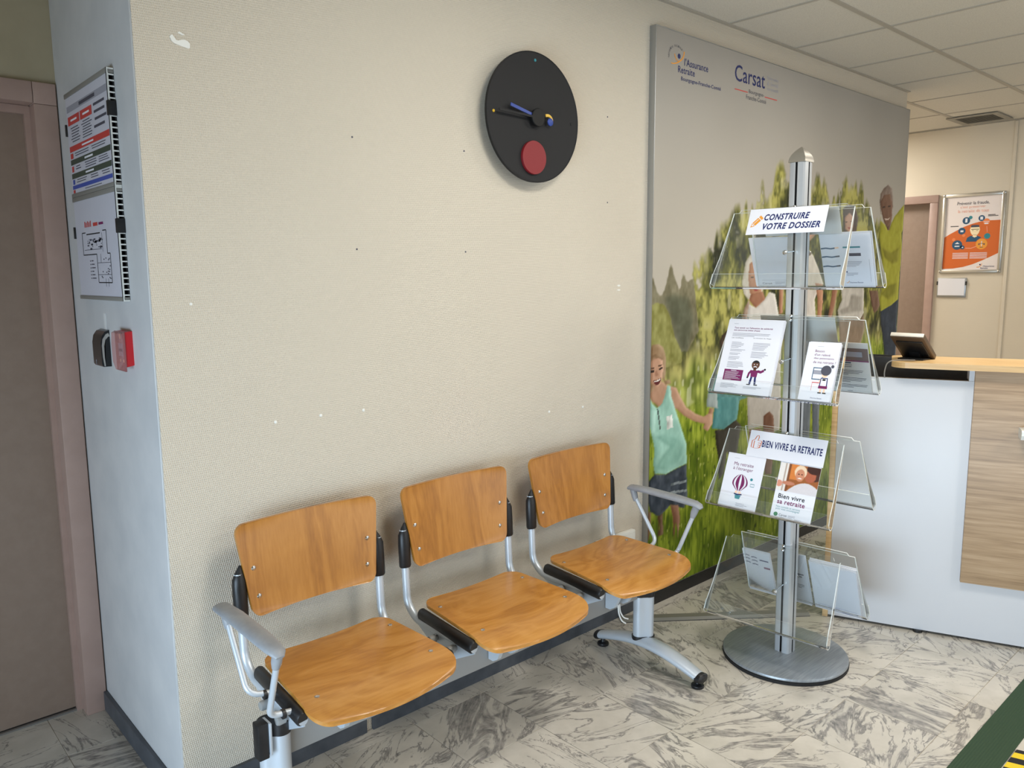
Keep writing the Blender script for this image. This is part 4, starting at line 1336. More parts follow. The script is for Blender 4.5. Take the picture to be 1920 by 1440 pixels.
pflat(r3, F, 'thumb_symbol', [stroke([tq[i], tq[(i + 1) % len(tq)]], 0.010) for i in range(len(tq))] +
      [stroke([(0.045 + 0.24 / asp, 0.30 + y * 0.9), (0.045 + 0.36 / asp, 0.30 + y * 0.9)], 0.02) for y in (0.26, 0.17, 0.09)] +
      [stroke([(0.045 + 0.09 / asp, 0.33), (0.045 + 0.09 / asp, 0.60)], 0.010)], M_ORANGE)

# tier one, rear tray
ra, F = paper('leaflet_stack', 0, False, -0.242, -0.040, 0.004, 0.208, 4, 'white leaflets with plain back cover behind the pole on the top tier', 'leaflets', None, None, 0.004, 0.0016, 3)
ptext(ra, F, 'Carsat', 0.14, 0.05, 0.20, 0.04, M_INK)
pflat(ra, F, 'text_lines', [rect(0.14, 0.9, 0.135, 0.140)] + lines(0.40, 0.62, 0.10, 3, 0.02) + lines(0.68, 0.9, 0.09, 2, 0.02), M_GREYINK)
rb, F = paper('leaflet_stack', 0, False, 0.040, 0.224, 0.004, 0.214, 6, 'white leaflets showing teal sleeved arms at the right of the top tier', 'leaflets', None, None, 0.004, 0.0018, 4)
for v in (0.735, 0.575, 0.395):
    pflat(rb, F, 'arm_drawing', [stroke([(0.0, v), (0.10, v + 0.010), (0.2, v - 0.004), (0.28, v + 0.006)], 0.026)], M_DBLUE)
    pflat(rb, F, 'hand_drawing', [stroke([(0.28, v + 0.006), (0.36, v + 0.014)], 0.030)], M_SKIN if v > 0.6 else M_INK)
pflat(rb, F, 'title_block', [rect(0.44, 0.78, 0.735, 0.765)], M_TEAL)
pflat(rb, F, 'title_block', [rect(0.55, 0.78, 0.585, 0.640)], M_INK)
pflat(rb, F, 'text_lines', lines(0.46, 0.80, 0.485, 5, 0.022) + lines(0.46, 0.70, 0.27, 3, 0.022) + [rect(0.925, 0.930, 0.1, 0.52)], M_GREYINK)
pflat(rb, F, 'emblem', [circle_poly(0.47, 0.29, 0.014, 10)], M_NAVY)
ptext(rb, F, "l'Assurance Retraite", 0.50, 0.075, 0.27, 0.03, M_NAVY)
pflat(rb, F, 'emblem', [stroke([(0.44, 0.085), (0.47, 0.08), (0.50, 0.12)], 0.010)], M_AMBER)

# tier two, front tray: A4 sheets
r4, F = paper('information_sheet_stack', 1, True, -0.234, -0.014, 0.004, 0.294, 7, 'A4 information sheets with purple box and waving cartoon man on the second tier', 'leaflets', None, None, 0.003, 0.0020, 5)
ptext(r4, F, "Tout savoir sur l'allocation de solidarité", 0.13, 0.878, 0.70, 0.022, M_PURPLE, 0.02)
ptext(r4, F, 'aux personnes âgées (Aspa)', 0.13, 0.842, 0.48, 0.024, M_PURPLE, 0.02)
pflat(r4, F, 'text_lines', lines(0.12, 0.84, 0.815, 3, 0.018) + lines(0.14, 0.38, 0.69, 5, 0.018, 0.35, 1) + lines(0.14, 0.42, 0.59, 2, 0.018, 0.35, 2) +
      lines(0.14, 0.40, 0.54, 2, 0.018, 0.35, 3) + lines(0.14, 0.40, 0.49, 3, 0.018, 0.35, 4) + lines(0.14, 0.45, 0.42, 5, 0.018, 0.35, 5) +
      lines(0.54, 0.86, 0.69, 6, 0.018, 0.35, 6) + lines(0.54, 0.88, 0.57, 5, 0.018, 0.35, 7) + lines(0.10, 0.42, 0.125, 5, 0.014, 0.35, 8) + lines(0.52, 0.86, 0.10, 2, 0.016) + [rect(0.11, 0.19, 0.942, 0.946)], M_GREYINK)
ptext(r4, F, 'Les conditions', 0.12, 0.742, 0.22, 0.016, M_INK)
ptext(r4, F, "Le montant de l'Aspa", 0.52, 0.745, 0.32, 0.018, M_INK)
pflat(r4, F, 'purple_box', [rect(0.115, 0.465, 0.165, 0.315)], M_PURPLE)
pflat(r4, F, 'box_text', lines(0.14, 0.44, 0.285, 8, 0.015, 0.22, 9) + [rect(0.24, 0.34, 0.298, 0.305)], M_PAPER, 0.0006)
man = lambda nm, ps, m, l=0.0003: pflat(r4, F, nm, ps, m, l)
man('cartoon_body', [[(0.60, 0.325), (0.73, 0.325), (0.725, 0.235), (0.615, 0.235)], stroke([(0.61, 0.315), (0.575, 0.28), (0.565, 0.235)], 0.035), stroke([(0.72, 0.315), (0.78, 0.305), (0.83, 0.33)], 0.035)], M_PURPLE)
man('cartoon_legs', [stroke([(0.635, 0.235), (0.62, 0.14)], 0.035), stroke([(0.70, 0.235), (0.715, 0.14)], 0.035)], M_NAVY, 0.0005)
man('cartoon_legs', [rect(0.57, 0.635, 0.125, 0.138), rect(0.70, 0.765, 0.125, 0.138), circle_poly(0.845, 0.343, 0.018, 10, 0.014), circle_poly(0.563, 0.225, 0.016, 10, 0.013)], M_RUBBER, 0.0005)
man('cartoon_head', [circle_poly(0.665, 0.398, 0.072, 20, 0.058), rect(0.64, 0.69, 0.32, 0.36)], M_BROWN, 0.0005)
man('cartoon_hair', [[(0.665 + 0.072 * math.cos(math.radians(a)), 0.402 + 0.056 * math.sin(math.radians(a))) for a in range(10, 171, 16)] + [(0.62, 0.425), (0.71, 0.425)][::1]], M_RUBBER, 0.0007)
man('cartoon_beard', [stroke([(0.635, 0.366), (0.655, 0.374), (0.675, 0.374), (0.695, 0.366)], 0.012), circle_poly(0.64, 0.402, 0.008, 8), circle_poly(0.69, 0.402, 0.008, 8)], M_PAPER, 0.0009)

r5, F = paper('leaflet_stack', 1, True, 0.097, 0.207, 0.006, 0.218, 9, 'narrow leaflets asking Besoin d\'un relevé des paiements on the second tier', 'leaflets', None, None, 0.003, 0.0019, 6)
for s, v, w in (('Besoin', 0.835, 0.30), ("d'un relevé", 0.772, 0.50), ('des paiements', 0.706, 0.64), ('de ma retraite ?', 0.642, 0.72)):
    ptext(r5, F, s, 0.25, v, w, 0.042, M_PURPLE)
pflat(r5, F, 'text_lines', [rect(0.30, 0.50, 0.935, 0.939)], M_GREYINK)
lady = lambda nm, ps, m, l=0.0003: pflat(r5, F, nm, ps, m, l)
lady('screen_drawing', [rect(0.30, 0.66, 0.36, 0.57)], M_DBLUE)
lady('screen_drawing', [rect(0.325, 0.635, 0.375, 0.455), rect(0.325, 0.635, 0.52, 0.555)], M_PAPER, 0.0005)
lady('screen_drawing', [rect(0.325, 0.635, 0.46, 0.515)], M_GREYINK, 0.0005)
lady('desk_drawing', [stroke([(0.34, 0.31), (0.60, 0.31)], 0.014), stroke([(0.35, 0.31), (0.35, 0.17)], 0.010)], M_RED, 0.0004)
lady('figure_skin', [circle_poly(0.70, 0.455, 0.10, 16, 0.055), stroke([(0.66, 0.25), (0.65, 0.15)], 0.06), stroke([(0.77, 0.25), (0.77, 0.15)], 0.06), stroke([(0.64, 0.36), (0.56, 0.33)], 0.05)], M_SKIN, 0.0006)
lady('figure_hair', [circle_poly(0.72, 0.525, 0.165, 24, 0.088), circle_poly(0.90, 0.60, 0.05, 14, 0.028)], M_INK, 0.0008)
lady('figure_dress', [[(0.60, 0.40), (0.82, 0.40), (0.84, 0.25), (0.58, 0.25)]], M_NAVY, 0.0007)
lady('figure_blouse', [[(0.625, 0.385), (0.795, 0.385), (0.805, 0.26), (0.615, 0.26)]], M_PAPER, 0.0009)
lady('figure_skirt', [rect(0.57, 0.85, 0.215, 0.262)], M_PURPLE, 0.001)
lady('figure_shoes', [rect(0.58, 0.69, 0.130, 0.150), rect(0.73, 0.84, 0.130, 0.150), stroke([(0.66, 0.365), (0.76, 0.365)], 0.03)], M_RUBBER, 0.001)
ptext(r5, F, "l'Assurance Retraite", 0.38, 0.035, 0.36, 0.024, M_NAVY)

# tier two, rear tray
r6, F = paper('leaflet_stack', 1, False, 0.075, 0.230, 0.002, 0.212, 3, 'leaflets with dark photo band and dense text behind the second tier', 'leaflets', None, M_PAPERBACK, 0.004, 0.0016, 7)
pflat(r6, F, 'photo_band', [rect(0.0, 1.0, 0.66, 0.90)], mat('dim photo ink', rgb(104, 84, 82), 0.6))
pflat(r6, F, 'photo_band', [rect(0.0, 1.0, 0.635, 0.66)], M_PURPLE, 0.0004)
pflat(r6, F, 'photo_detail', [rect(0.42, 0.86, 0.73, 0.83), rect(0.05, 0.40, 0.70, 0.88)], M_GREYINK, 0.0005)
pflat(r6, F, 'text_lines', lines(0.08, 0.62, 0.57, 3, 0.035) + lines(0.08, 0.88, 0.46, 4, 0.028) + lines(0.08, 0.94, 0.31, 4, 0.028) + lines(0.08, 0.95, 0.17, 3, 0.028) + [rect(0.42, 0.54, 0.03, 0.038)], M_INK)
pflat(r6, F, 'title_block', [rect(0.08, 0.58, 0.595, 0.622)], M_DBLUE)

# tier three, front tray
r7, F = paper('leaflet_stack', 2, True, -0.210, -0.055, 0.001, 0.209, 3, 'leaflets titled Ma retraite à l\'étranger with a purple hot air balloon', 'leaflets', None, None, 0.003, 0.0016, 8)
ptext(r7, F, 'Ma retraite', 0.20, 0.80, 0.52, 0.062, M_PURPLE)
ptext(r7, F, "à l'étranger", 0.20, 0.70, 0.53, 0.078, M_PURPLE)
pflat(r7, F, 'text_lines', [rect(0.18, 0.32, 0.932, 0.936)] + lines(0.46, 0.78, 0.085, 2, 0.02), M_GREYINK)
bl = lambda nm, ps, m, l=0.0003: pflat(r7, F, nm, ps, m, l)
def lobe(f0, f1):
    L_, R_ = [], []
    for i in range(13):
        t = i / 12
        wv = 0.205 * (math.sin(math.pi * min(1, 0.08 + t * 0.92)) ** 0.6 if t > 0.35 else (0.25 + 0.75 * (t / 0.35) ** 0.9) * math.sin(math.pi * (0.08 + 0.35 * 0.92)) ** 0.6)
        y = 0.335 + 0.315 * t
        L_.append((0.46 + wv * f0, y))
        R_.append((0.46 + wv * f1, y))
    return L_ + R_[::-1]
for f0, f1 in ((-1.0, -0.80), (-0.56, -0.14), (0.14, 0.56), (0.80, 1.0)):
    bl('balloon_envelope', [lobe(f0, f1)], M_PURPLE)
bl('balloon_riders', [circle_poly(0.41, 0.31, 0.035, 12, 0.024), circle_poly(0.50, 0.305, 0.035, 12, 0.024)], M_SKIN, 0.0005)
bl('balloon_riders', [stroke([(0.36, 0.275), (0.45, 0.265), (0.57, 0.275)], 0.022)], M_NAVY, 0.0006)
bl('balloon_basket', [[(0.39, 0.255), (0.55, 0.255), (0.53, 0.185), (0.41, 0.185)]], M_TEAL, 0.0005)
bl('envelope_symbols', [circle_poly(0.74, 0.58, 0.038, 6, 0.028), stroke([(0.74, 0.50), (0.84, 0.50), (0.84, 0.45), (0.74, 0.45), (0.74, 0.50)], 0.010)], M_TEAL, 0.0004)
ptext(r7, F, "l'Assurance Retraite", 0.46, 0.10, 0.22, 0.016, M_NAVY)

r8, F = paper('leaflet_stack', 2, True, 0.006, 0.157, 0.0, 0.208, 3, 'Bien vivre sa retraite leaflets with a couple\'s photograph on the cover', 'leaflets', None, None, 0.003, 0.0016, 9)
def paint_couple(W, H):
    rng = np.random.default_rng(3)
    u = np.linspace(0, 1, W)
    z = np.linspace(0, 1, H)
    U, Z = np.meshgrid(u, z)
    img = np.zeros((H, W, 3)) + np.array([150, 88, 46.0])
    def put(col, m, soft=1):
        nonlocal img
        m = soften(m.astype(float), soft)[..., None]
        img = img * (1 - m) + np.array(col, float) * m
    put((222, 216, 210), U < 0.22, 2)
    put((170, 150, 136), (U > 0.13) & (U < 0.16), 1)
    put((206, 122, 58), (U > 0.24) & (U < 0.50) & (Z > 0.45), 2)
    put((120, 70, 40), (U > 0.22) & (U < 0.27), 1)
    put((70, 42, 34), ((U - 0.88) / 0.22) ** 2 + ((Z - 0.80) / 0.30) ** 2 < 1, 1)
    put((168, 92, 66), ((U - 0.78) / 0.14) ** 2 + ((Z - 0.66) / 0.22) ** 2 < 1, 1)
    put((60, 34, 28), ((U - 0.86) / 0.19) ** 2 + ((Z - 0.92) / 0.18) ** 2 < 1, 1)
    put((226, 200, 170), ((U - 0.53) / 0.15) ** 2 + ((Z - 0.76) / 0.24) ** 2 < 1, 1)
    put((196, 132, 102), ((U - 0.53) / 0.11) ** 2 + ((Z - 0.64) / 0.22) ** 2 < 1, 1)
    put((70, 40, 34), ((U - 0.49) / 0.022) ** 2 + ((Z - 0.68) / 0.02) ** 2 < 1, 0)
    put((70, 40, 34), ((U - 0.57) / 0.022) ** 2 + ((Z - 0.68) / 0.02) ** 2 < 1, 0)
    put((236, 226, 216), ((U - 0.53) / 0.05) ** 2 + ((Z - 0.53) / 0.022) ** 2 < 1, 0)
    put((206, 200, 202), (Z < 0.40 - 1.9 * (U - 0.72) ** 2) & (U > 0.16), 1)
    put((186, 122, 96), ((U - 0.28) / 0.16) ** 2 + ((Z - 0.30) / 0.07) ** 2 < 1, 1)
    put((206, 140, 118), ((U - 0.05) / 0.08) ** 2 + ((Z - 0.25) / 0.12) ** 2 < 1, 1)
    return np.clip(img + (rng.random((H, W, 1)) - 0.5) * 8, 5, 250)
O, e, a, n, W_, H_ = F
print_grid('cover_photograph', paint_couple(90, 70), O + a * (H_ * 0.50) + n * 0.0003, e, a, W_, H_ * 0.50, r8)
ptext(r8, F, 'Bien vivre', 0.10, 0.365, 0.66, 0.082, M_RUBBER, 0.016)
ptext(r8, F, 'sa retraite', 0.10, 0.265, 0.69, 0.080, M_PURPLE, 0.016)
ptext(r8, F, 'Nos conseils et services', 0.10, 0.200, 0.60, 0.032, M_TEAL)
ptext(r8, F, 'pour vous accompagner', 0.10, 0.150, 0.60, 0.034, M_TEAL)
pflat(r8, F, 'emblem', [circle_poly(0.125, 0.075, 0.052, 18, 0.037)], M_GREEN)
ptext(r8, F, 'Carsat', 0.21, 0.055, 0.20, 0.042, M_INK)
pflat(r8, F, 'text_lines', lines(0.44, 0.62, 0.09, 3, 0.018) + lines(0.60, 0.78, 0.045, 2, 0.014) + lines(0.24, 0.40, 0.035, 1, 0.014), M_GREYINK)

# tier four, rear tray
r9, F = paper('leaflet_stack', 3, False, -0.232, -0.115, -0.004, 0.211, 4, 'leaflets with small dark arms at the left of the lowest tier', 'leaflets', None, None, 0.004, 0.0022, 10)
pflat(r9, F, 'arm_drawing', [stroke([(0.02 + 0.28 * i, v), (0.13 + 0.28 * i, v + 0.012), (0.24 + 0.28 * i, v)], 0.022) for i in (0, 1) for v in (0.87 - 0.02 * i, 0.79 - 0.02 * i, 0.70 - 0.02 * i)], M_NAVY)
pflat(r9, F, 'title_block', [rect(0.60, 0.93, 0.80, 0.83)], M_NAVY)
pflat(r9, F, 'title_block', [rect(0.72, 0.95, 0.62, 0.665)], M_PURPLE)
ptext(r9, F, "l'Assurance Retraite", 0.42, 0.09, 0.34, 0.025, M_NAVY)
r10, F = paper('leaflet_stack', 3, False, -0.056, 0.036, -0.006, 0.250, 3, 'white leaflets half hidden behind the pole on the lowest tier', 'leaflets', None, None, 0.004, 0.0018, 11)
pflat(r10, F, 'text_lines', lines(0.5, 0.85, 0.62, 2, 0.05, 0.5) + lines(0.5, 0.8, 0.40, 3, 0.03, 0.4), M_INK)
r11, F = paper('information_sheet_stack', 3, False, 0.050, 0.230, -0.004, 0.226, 10, 'thick stack of blank backed sheets at the right of the lowest tier', 'leaflets', None, None, 0.004, 0.0024, 12)
ptext(r11, F, 'Carsat', 0.08, 0.05, 0.16, 0.035, M_NAVY)
pflat(r11, F, 'text_lines', [rect(0.08, 0.92, 0.105, 0.109)] + lines(0.30, 0.55, 0.085, 2, 0.018) + lines(0.60, 0.92, 0.06, 2, 0.018), M_BLUEINK)

# ------------------------------------------------------------------ reception counter
CA = Vector((3.275, -0.771, 0.0))
CD = Vector((0.37168597, -0.92835852, 0.0))
CN = Vector((-0.92835852, -0.37168597, 0.0))
CZV = Vector((0, 0, 1))
def cb(name, s0, s1, n0, n1, z0, z1, m, parent, bevel=0.0):
    return frame_box(name, CA, CD, CN, CZV, (s0, s1, n0, n1, z0, z1), m, parent, bevel)
counter = thing('reception_counter', CA + CD * 0.6 - CN * 0.2, 'white reception counter with oak front panel and raised oak shelf', 'counter')
cb('front_panel', -0.147, 1.70, -0.022, 0.0, 0.012, 1.070, M_LAMINATE, counter, 0.001)
cb('side_panel', -0.170, -0.1475, -0.55, 0.0, 0.0, 1.070, M_OAKEDGE, counter, 0.001)
cb('plinth', -0.14, 1.70, -0.07, -0.035, 0.0, 0.060, M_BLACK, counter)
cb('oak_panel', 0.343, 1.70, 0.0005, 0.028, 0.253, 1.1195, M_OAK, counter, 0.001)
cb('shelf_support', 0.325, 0.3425, -0.10, -0.001, 1.0705, 1.1195, M_LAMINATE, counter)
cb('inner_desk', -0.147, 1.70, -0.75, -0.023, 0.72, 0.745, M_OAK, counter)
shp = [(1.70, -0.22), (1.70, 0.078)]
shp += [(0.106 - 0.06 * math.sin(q), 0.018 + 0.06 * math.cos(q)) for q in [math.pi / 2 * i / 8 for i in range(9)]]
shp += [(0.086 - 0.04 * math.cos(q), -0.18 - 0.04 * math.sin(q)) for q in [math.pi / 2 * i / 6 for i in range(7)]]
prism('raised_shelf', shp, CA + CZV * 1.12, CD, CN, CZV, 0.023, M_OAKEDGE, counter)
led = prism('bag_ledge', [(0.0285, 0.905), (0.105, 0.905), (0.112, 0.900), (0.112, 0.885), (0.100, 0.868), (0.0285, 0.868)], CA + CD * 0.500, CN, CZV, CD, 0.30, M_WHITEPL, counter)
lathe('glide', CA + CD * 0.205 - CN * 0.006 + CZV * 0.0, CZV, [(0.018, 0.0), (0.018, 0.012)], M_BLACK, counter, 16)

# payment terminal on the raised shelf
tab = thing('tablet_terminal', (3.40, -0.86, 1.143), 'angled tablet terminal on black stand at the end of the oak shelf', 'tablet')
tdir = Vector((0.145, 0.0, -0.098)).normalized()
tnrm = Vector((-tdir.z, 0, tdir.x))
T0 = Vector((3.305, 0, 1.256))
M_TABW = mat('pale top edge', rgb(222, 214, 200), 0.5)
frame_box('casing', T0, tdir, (0, 1, 0), tnrm, (0.0, 0.172, -0.930, -0.800, -0.022, 0.0), M_BRONZE, tab, 0.004)
frame_box('top_edge', T0, tdir, (0, 1, 0), tnrm, (-0.004, 0.002, -0.929, -0.801, -0.018, -0.002), M_TABW, tab, 0.002)
frame_box('screen', T0, tdir, (0, 1, 0), tnrm, (0.014, 0.158, -0.918, -0.812, 0.0, 0.001), M_BLACK, tab)
frame_box('back_plate', T0, tdir, (0, 1, 0), tnrm, (0.03, 0.14, -0.918, -0.815, -0.028, -0.022), M_BLACK, tab, 0.002)
box('stand_foot', 3.345, 3.455, -0.915, -0.815, 1.1432, 1.149, M_BLACK, tab, 0.002)
prism('stand_leg', [(3.395, 1.149), (3.43, 1.149), (3.385, 1.185), (3.36, 1.198)], (0, -0.885, 0), (1, 0, 0), (0, 0, 1), (0, 1, 0), 0.04, M_BLACK, tab)
cab = CA + CD * 0.10 + CN * 0.00
P = lambda s, n, z: CA + CD * s + CN * n + CZV * z
tag(tube('terminal_cable', fillet([P(0.13, 0.02, 1.1475), P(0.075, 0.03, 1.1475), P(0.030, 0.03, 1.140), P(0.020, 0.02, 1.09), P(0.03, -0.035, 1.04), P(0.06, -0.06, 0.80)], 0.03), 0.0024, mat('grey cable sheath', rgb(150, 146, 140), 0.5), None, 8), 'thin grey cable looping over the end of the oak shelf', 'cable')

mon = thing('desk_monitor', CA + CD * 0.15 - CN * 0.32 + CZV * 0.745, 'black desk monitor behind the reception counter', 'monitor')
cb('monitor_case', -0.06, 0.347, -0.325, -0.300, 0.82, 1.128, M_BLACK, mon, 0.004)
cb('monitor_bezel', -0.065, 0.352, -0.334, -0.325, 0.815, 1.133, M_RUBBER, mon, 0.003)
cb('monitor_stem', 0.11, 0.18, -0.32, -0.295, 0.75, 0.90, M_BLACK, mon, 0.003)
cb('monitor_foot', 0.03, 0.26, -0.40, -0.24, 0.7452, 0.757, M_BLACK, mon, 0.003)

# ------------------------------------------------------------------ poster and plate on the far wall
PO = Vector((6.92, 0.300, 1.486))
PR, PU, PN = Vector((0, -1, 0)), Vector((0, 0, 1)), Vector((-1, 0, 0))
post_ = thing('framed_poster', (6.915, 0.077, 1.486), 'orange fraud prevention poster in a silver snap frame beside the far door', 'poster')
PW, PH, PF = 0.446, 0.622, 0.026
def pb(name, u0, u1, v0, v1, d0, d1, m, parent, bevel=0.0):
    return frame_box(name, PO, PR, PU, PN, (u0, u1, v0, v1, d0, d1), m, parent, bevel)
M_SILVER = mat('silver snap frame', rgb(196, 194, 188), 0.28, 0.85)
for u0, u1, v0, v1 in ((0.02, PW - 0.02, 0, PF), (0.02, PW - 0.02, PH - PF, PH)):
    pb('frame_rail', u0, u1, v0, v1, 0.0, 0.016, M_SILVER, post_, 0.005)
for u0, u1 in ((0, PF), (PW - PF, PW)):
    pb('frame_rail', u0, u1, 0.02, PH - 0.02, 0.0, 0.016, M_SILVER, post_, 0.005)
for u in (0, PW - 0.022):
    for v in (0, PH - 0.022):
        pb('frame_corner', u, u + 0.022, v, v + 0.022, 0.0, 0.0175, M_SILVER, post_, 0.006)
        pb('corner_screw', u + 0.008, u + 0.014, v + 0.008, v + 0.014, 0.0175, 0.019, M_RUBBER, post_)
pb('poster_sheet', PF - 0.004, PW - PF + 0.004, PF - 0.004, PH - PF + 0.004, 0.001, 0.004, mat('poster paper', rgb(226, 216, 212), 0.5), post_)
IW, IH = PW - 2 * PF, PH - 2 * PF
PI = PO + PR * PF + PU * PF + PN * 0.004
def pq(name, polys, m, lift=0.0004):
    return flat(name, [[(x * IW, (1 - y) * IH) for x, y in p] for p in polys], PI, PR, PU, PN, m, post_, lift)
def pt_(s, x, y, w, h, m, bold=0.0):
    return text('lettering', s, PI + PR * (x * IW) + PU * ((1 - y) * IH) + PN * 0.001, PR, PU, PN, w * IW, h * IH, m, post_, bold)
top_c = [(0.0, 0.545), (0.10, 0.50), (0.22, 0.455), (0.36, 0.405), (0.50, 0.37), (0.64, 0.345), (0.78, 0.335), (1.0, 0.335)]
bot_c = [(1.0, 0.775), (0.85, 0.83), (0.70, 0.88), (0.55, 0.925), (0.38, 0.96), (0.20, 0.98), (0.0, 0.985)]
pq('orange_field', [top_c + bot_c], M_ORANGE)
pt_('Prévenir la fraude,', 0.20, 0.115, 0.58, 0.050, M_INK)
M_PINK = mat('pale pink ink', rgb(236, 176, 156), 0.6)
pt_("c'est préserver", 0.26, 0.165, 0.46, 0.046, M_PINK)
pt_('la retraite de tous', 0.22, 0.215, 0.56, 0.042, M_PINK)
circ = lambda x, y, r: circle_poly(x, y, r, 20, r * IW / IH)
pq('round_symbol', [circ(0.385, 0.325, 0.070), circ(0.660, 0.300, 0.058), circ(0.315, 0.465, 0.068), circ(0.245, 0.655, 0.095), circ(0.345, 0.690, 0.040)], M_DBLUE, 0.0008)
pq('round_symbol', [circ(0.460, 0.285, 0.034), circ(0.780, 0.545, 0.056)], M_TEAL, 0.0007)
pq('round_symbol', [circ(0.690, 0.650, 0.105)], M_AMBER, 0.0009)
pq('round_symbol', [circ(0.750, 0.350, 0.062), circ(0.175, 0.580, 0.032), circ(0.355, 0.525, 0.030)], mat('soft orange ink', rgb(226, 128, 70), 0.6), 0.0008)
pq('white_symbol', [rect(0.365, 0.405, 0.295, 0.35), rect(0.635, 0.685, 0.280, 0.320), rect(0.29, 0.345, 0.455, 0.48), rect(0.20, 0.29, 0.665, 0.68), [(0.20, 0.64), (0.245, 0.615), (0.29, 0.64)],
                    rect(0.70, 0.80, 0.345, 0.352), rect(0.715, 0.785, 0.365, 0.382), rect(0.683, 0.697, 0.61, 0.68), rect(0.335, 0.36, 0.683, 0.697)], M_PAPER, 0.0012)
pq('scales_symbol', [rect(0.63, 0.75, 0.640, 0.646), [(0.625, 0.650), (0.665, 0.650), (0.645, 0.668)], [(0.715, 0.650), (0.755, 0.650), (0.735, 0.668)], rect(0.66, 0.72, 0.69, 0.697)], M_INK, 0.0014)
pq('link_line', [stroke([(0.76, 0.41), (0.775, 0.49)], 0.006), stroke([(0.40, 0.70), (0.50, 0.705), (0.60, 0.68)], 0.006)], M_PINK, 0.0006)
pq('figure_jacket', [[(0.40, 0.615), (0.42, 0.56), (0.48, 0.535), (0.60, 0.535), (0.68, 0.56), (0.60, 0.60), (0.59, 0.615)]], M_DBLUE, 0.0008)
pq('figure_face', [[(0.475, 0.41), (0.63, 0.41), (0.645, 0.455), (0.625, 0.50), (0.60, 0.525), (0.51, 0.525), (0.485, 0.50), (0.462, 0.455)], [(0.53, 0.52), (0.585, 0.52), (0.60, 0.545), (0.555, 0.56), (0.515, 0.545)]], mat('cream ink', rgb(240, 220, 180), 0.6), 0.001)
pq('figure_hair', [[(0.475, 0.42), (0.485, 0.39), (0.54, 0.385), (0.62, 0.39), (0.632, 0.42)]], M_INK, 0.0012)
pq('figure_glasses', [stroke([(0.485, 0.448), (0.63, 0.448)], 0.007), stroke([(0.50, 0.462), (0.53, 0.466)], 0.005), stroke([(0.58, 0.466), (0.61, 0.462)], 0.005)], M_RUBBER, 0.0014)
pq('small_text', [rect(0.10, 0.25, 0.392, 0.402), rect(0.77, 0.90, 0.255, 0.264), rect(0.77, 0.95, 0.270, 0.279)], M_RUBBER, 0.0006)
pq('small_text', [rect(0.17, 0.46, 0.765 + 0.018 * i, 0.772 + 0.018 * i) for i in range(5)] + [rect(0.49, 0.80, 0.765 + 0.018 * i, 0.772 + 0.018 * i) for i in range(5)], M_PAPER, 0.0006)
pt_("l'Assurance", 0.745, 0.962, 0.20, 0.020, M_NAVY, 0.01)
pt_('Retraite', 0.70, 0.988, 0.13, 0.020, M_NAVY, 0.01)
pq('emblem', [stroke([(0.63, 0.965), (0.67, 0.965), (0.71, 0.94), (0.72, 0.915)], 0.009)], M_AMBER, 0.0006)
pq('emblem', [circ(0.69, 0.930, 0.014)], M_NAVY, 0.0006)

plate = thing('sign_holder', (6.915, 0.197, 1.293), 'small blank white sign holder under the orange poster', 'sign holder')
PO2 = Vector((6.92, 0.305, 1.293))
frame_box('back_plate', PO2, PR, PU, PN, (0.0, 0.215, 0.0, 0.156, 0.0, 0.010), M_ALU, plate, 0.001)
frame_box('insert', PO2, PR, PU, PN, (0.008, 0.205, 0.016, 0.150, 0.010, 0.012), M_PAPER, plate)
frame_box('side_clip', PO2, PR, PU, PN, (-0.003, 0.005, 0.098, 0.128, 0.0, 0.014), M_BLACK, plate)
frame_box('side_clip', PO2, PR, PU, PN, (0.209, 0.218, 0.098, 0.128, 0.0, 0.014), M_BLACK, plate)

# ------------------------------------------------------------------ sign boards on the white wall return
SR = Vector((0, -1, 0)); SN = Vector((-1, 0, 0))
def board(z0, z1, label):
    b = thing('sign_board', (0.665, 0.367, z0), label, 'sign board')
    O = Vector((0.675, 0.580, z0))
    H = z1 - z0
    fb = lambda nm, r, m, bv=0.0, par=None: frame_box(nm, O, SR, CZV, SN, r, m, par or b, bv)
    fb('core', (0.002, 0.423, 0.0, H, 0.0005, 0.004), M_BLACK)
    fb('profile_sheet', (0.0, 0.424, 0.0, H, 0.0135, 0.0165), M_WHITEPL)
    fb('top_rail', (0.0, 0.4245, H - 0.013, H, 0.0005, 0.0205), mat('grey clip rail', rgb(128, 126, 120), 0.5), 0.001)
    fb('bottom_rail', (0.0, 0.4245, 0.0, 0.011, 0.0005, 0.0205), MATS['grey clip rail'], 0.001)
    n = 20
    r0 = fb('end_rib', (0.4225, 0.4255, 0.0, 0.0035, 0.001, 0.0155), M_WHITEPL)
    for i in range(1, n + 1):
        r = r0.copy()
        COL.objects.link(r)
        r.parent = b
        r.location = r0.location + Vector((0, 0, (H - 0.0035) * i / n))
    fb('end_web', (0.4225, 0.4255, 0.0, H, 0.0155, 0.0185), M_WHITEPL)
    fb('end_gasket', (0.4225, 0.4252, 0.0, H, 0.0186, 0.0200), M_RUBBER)
    fb('side_clip', (0.4175, 0.4300, H * 0.60, H * 0.725, 0.001, 0.0225), M_BLACK, 0.001)
    fb('side_clip', (-0.006, 0.0, H * 0.60, H * 0.715, 0.001, 0.0225), M_BLACK, 0.001)
    fb('poster_sheet', (0.003, 0.420, 0.011, H - 0.013, 0.0166, 0.0176), mat('laminated notice', rgb(196, 196, 206), 0.4))
    O2 = O + SR * 0.003 + CZV * 0.011 + SN * 0.0176
    return b, O2, 0.417, H - 0.024

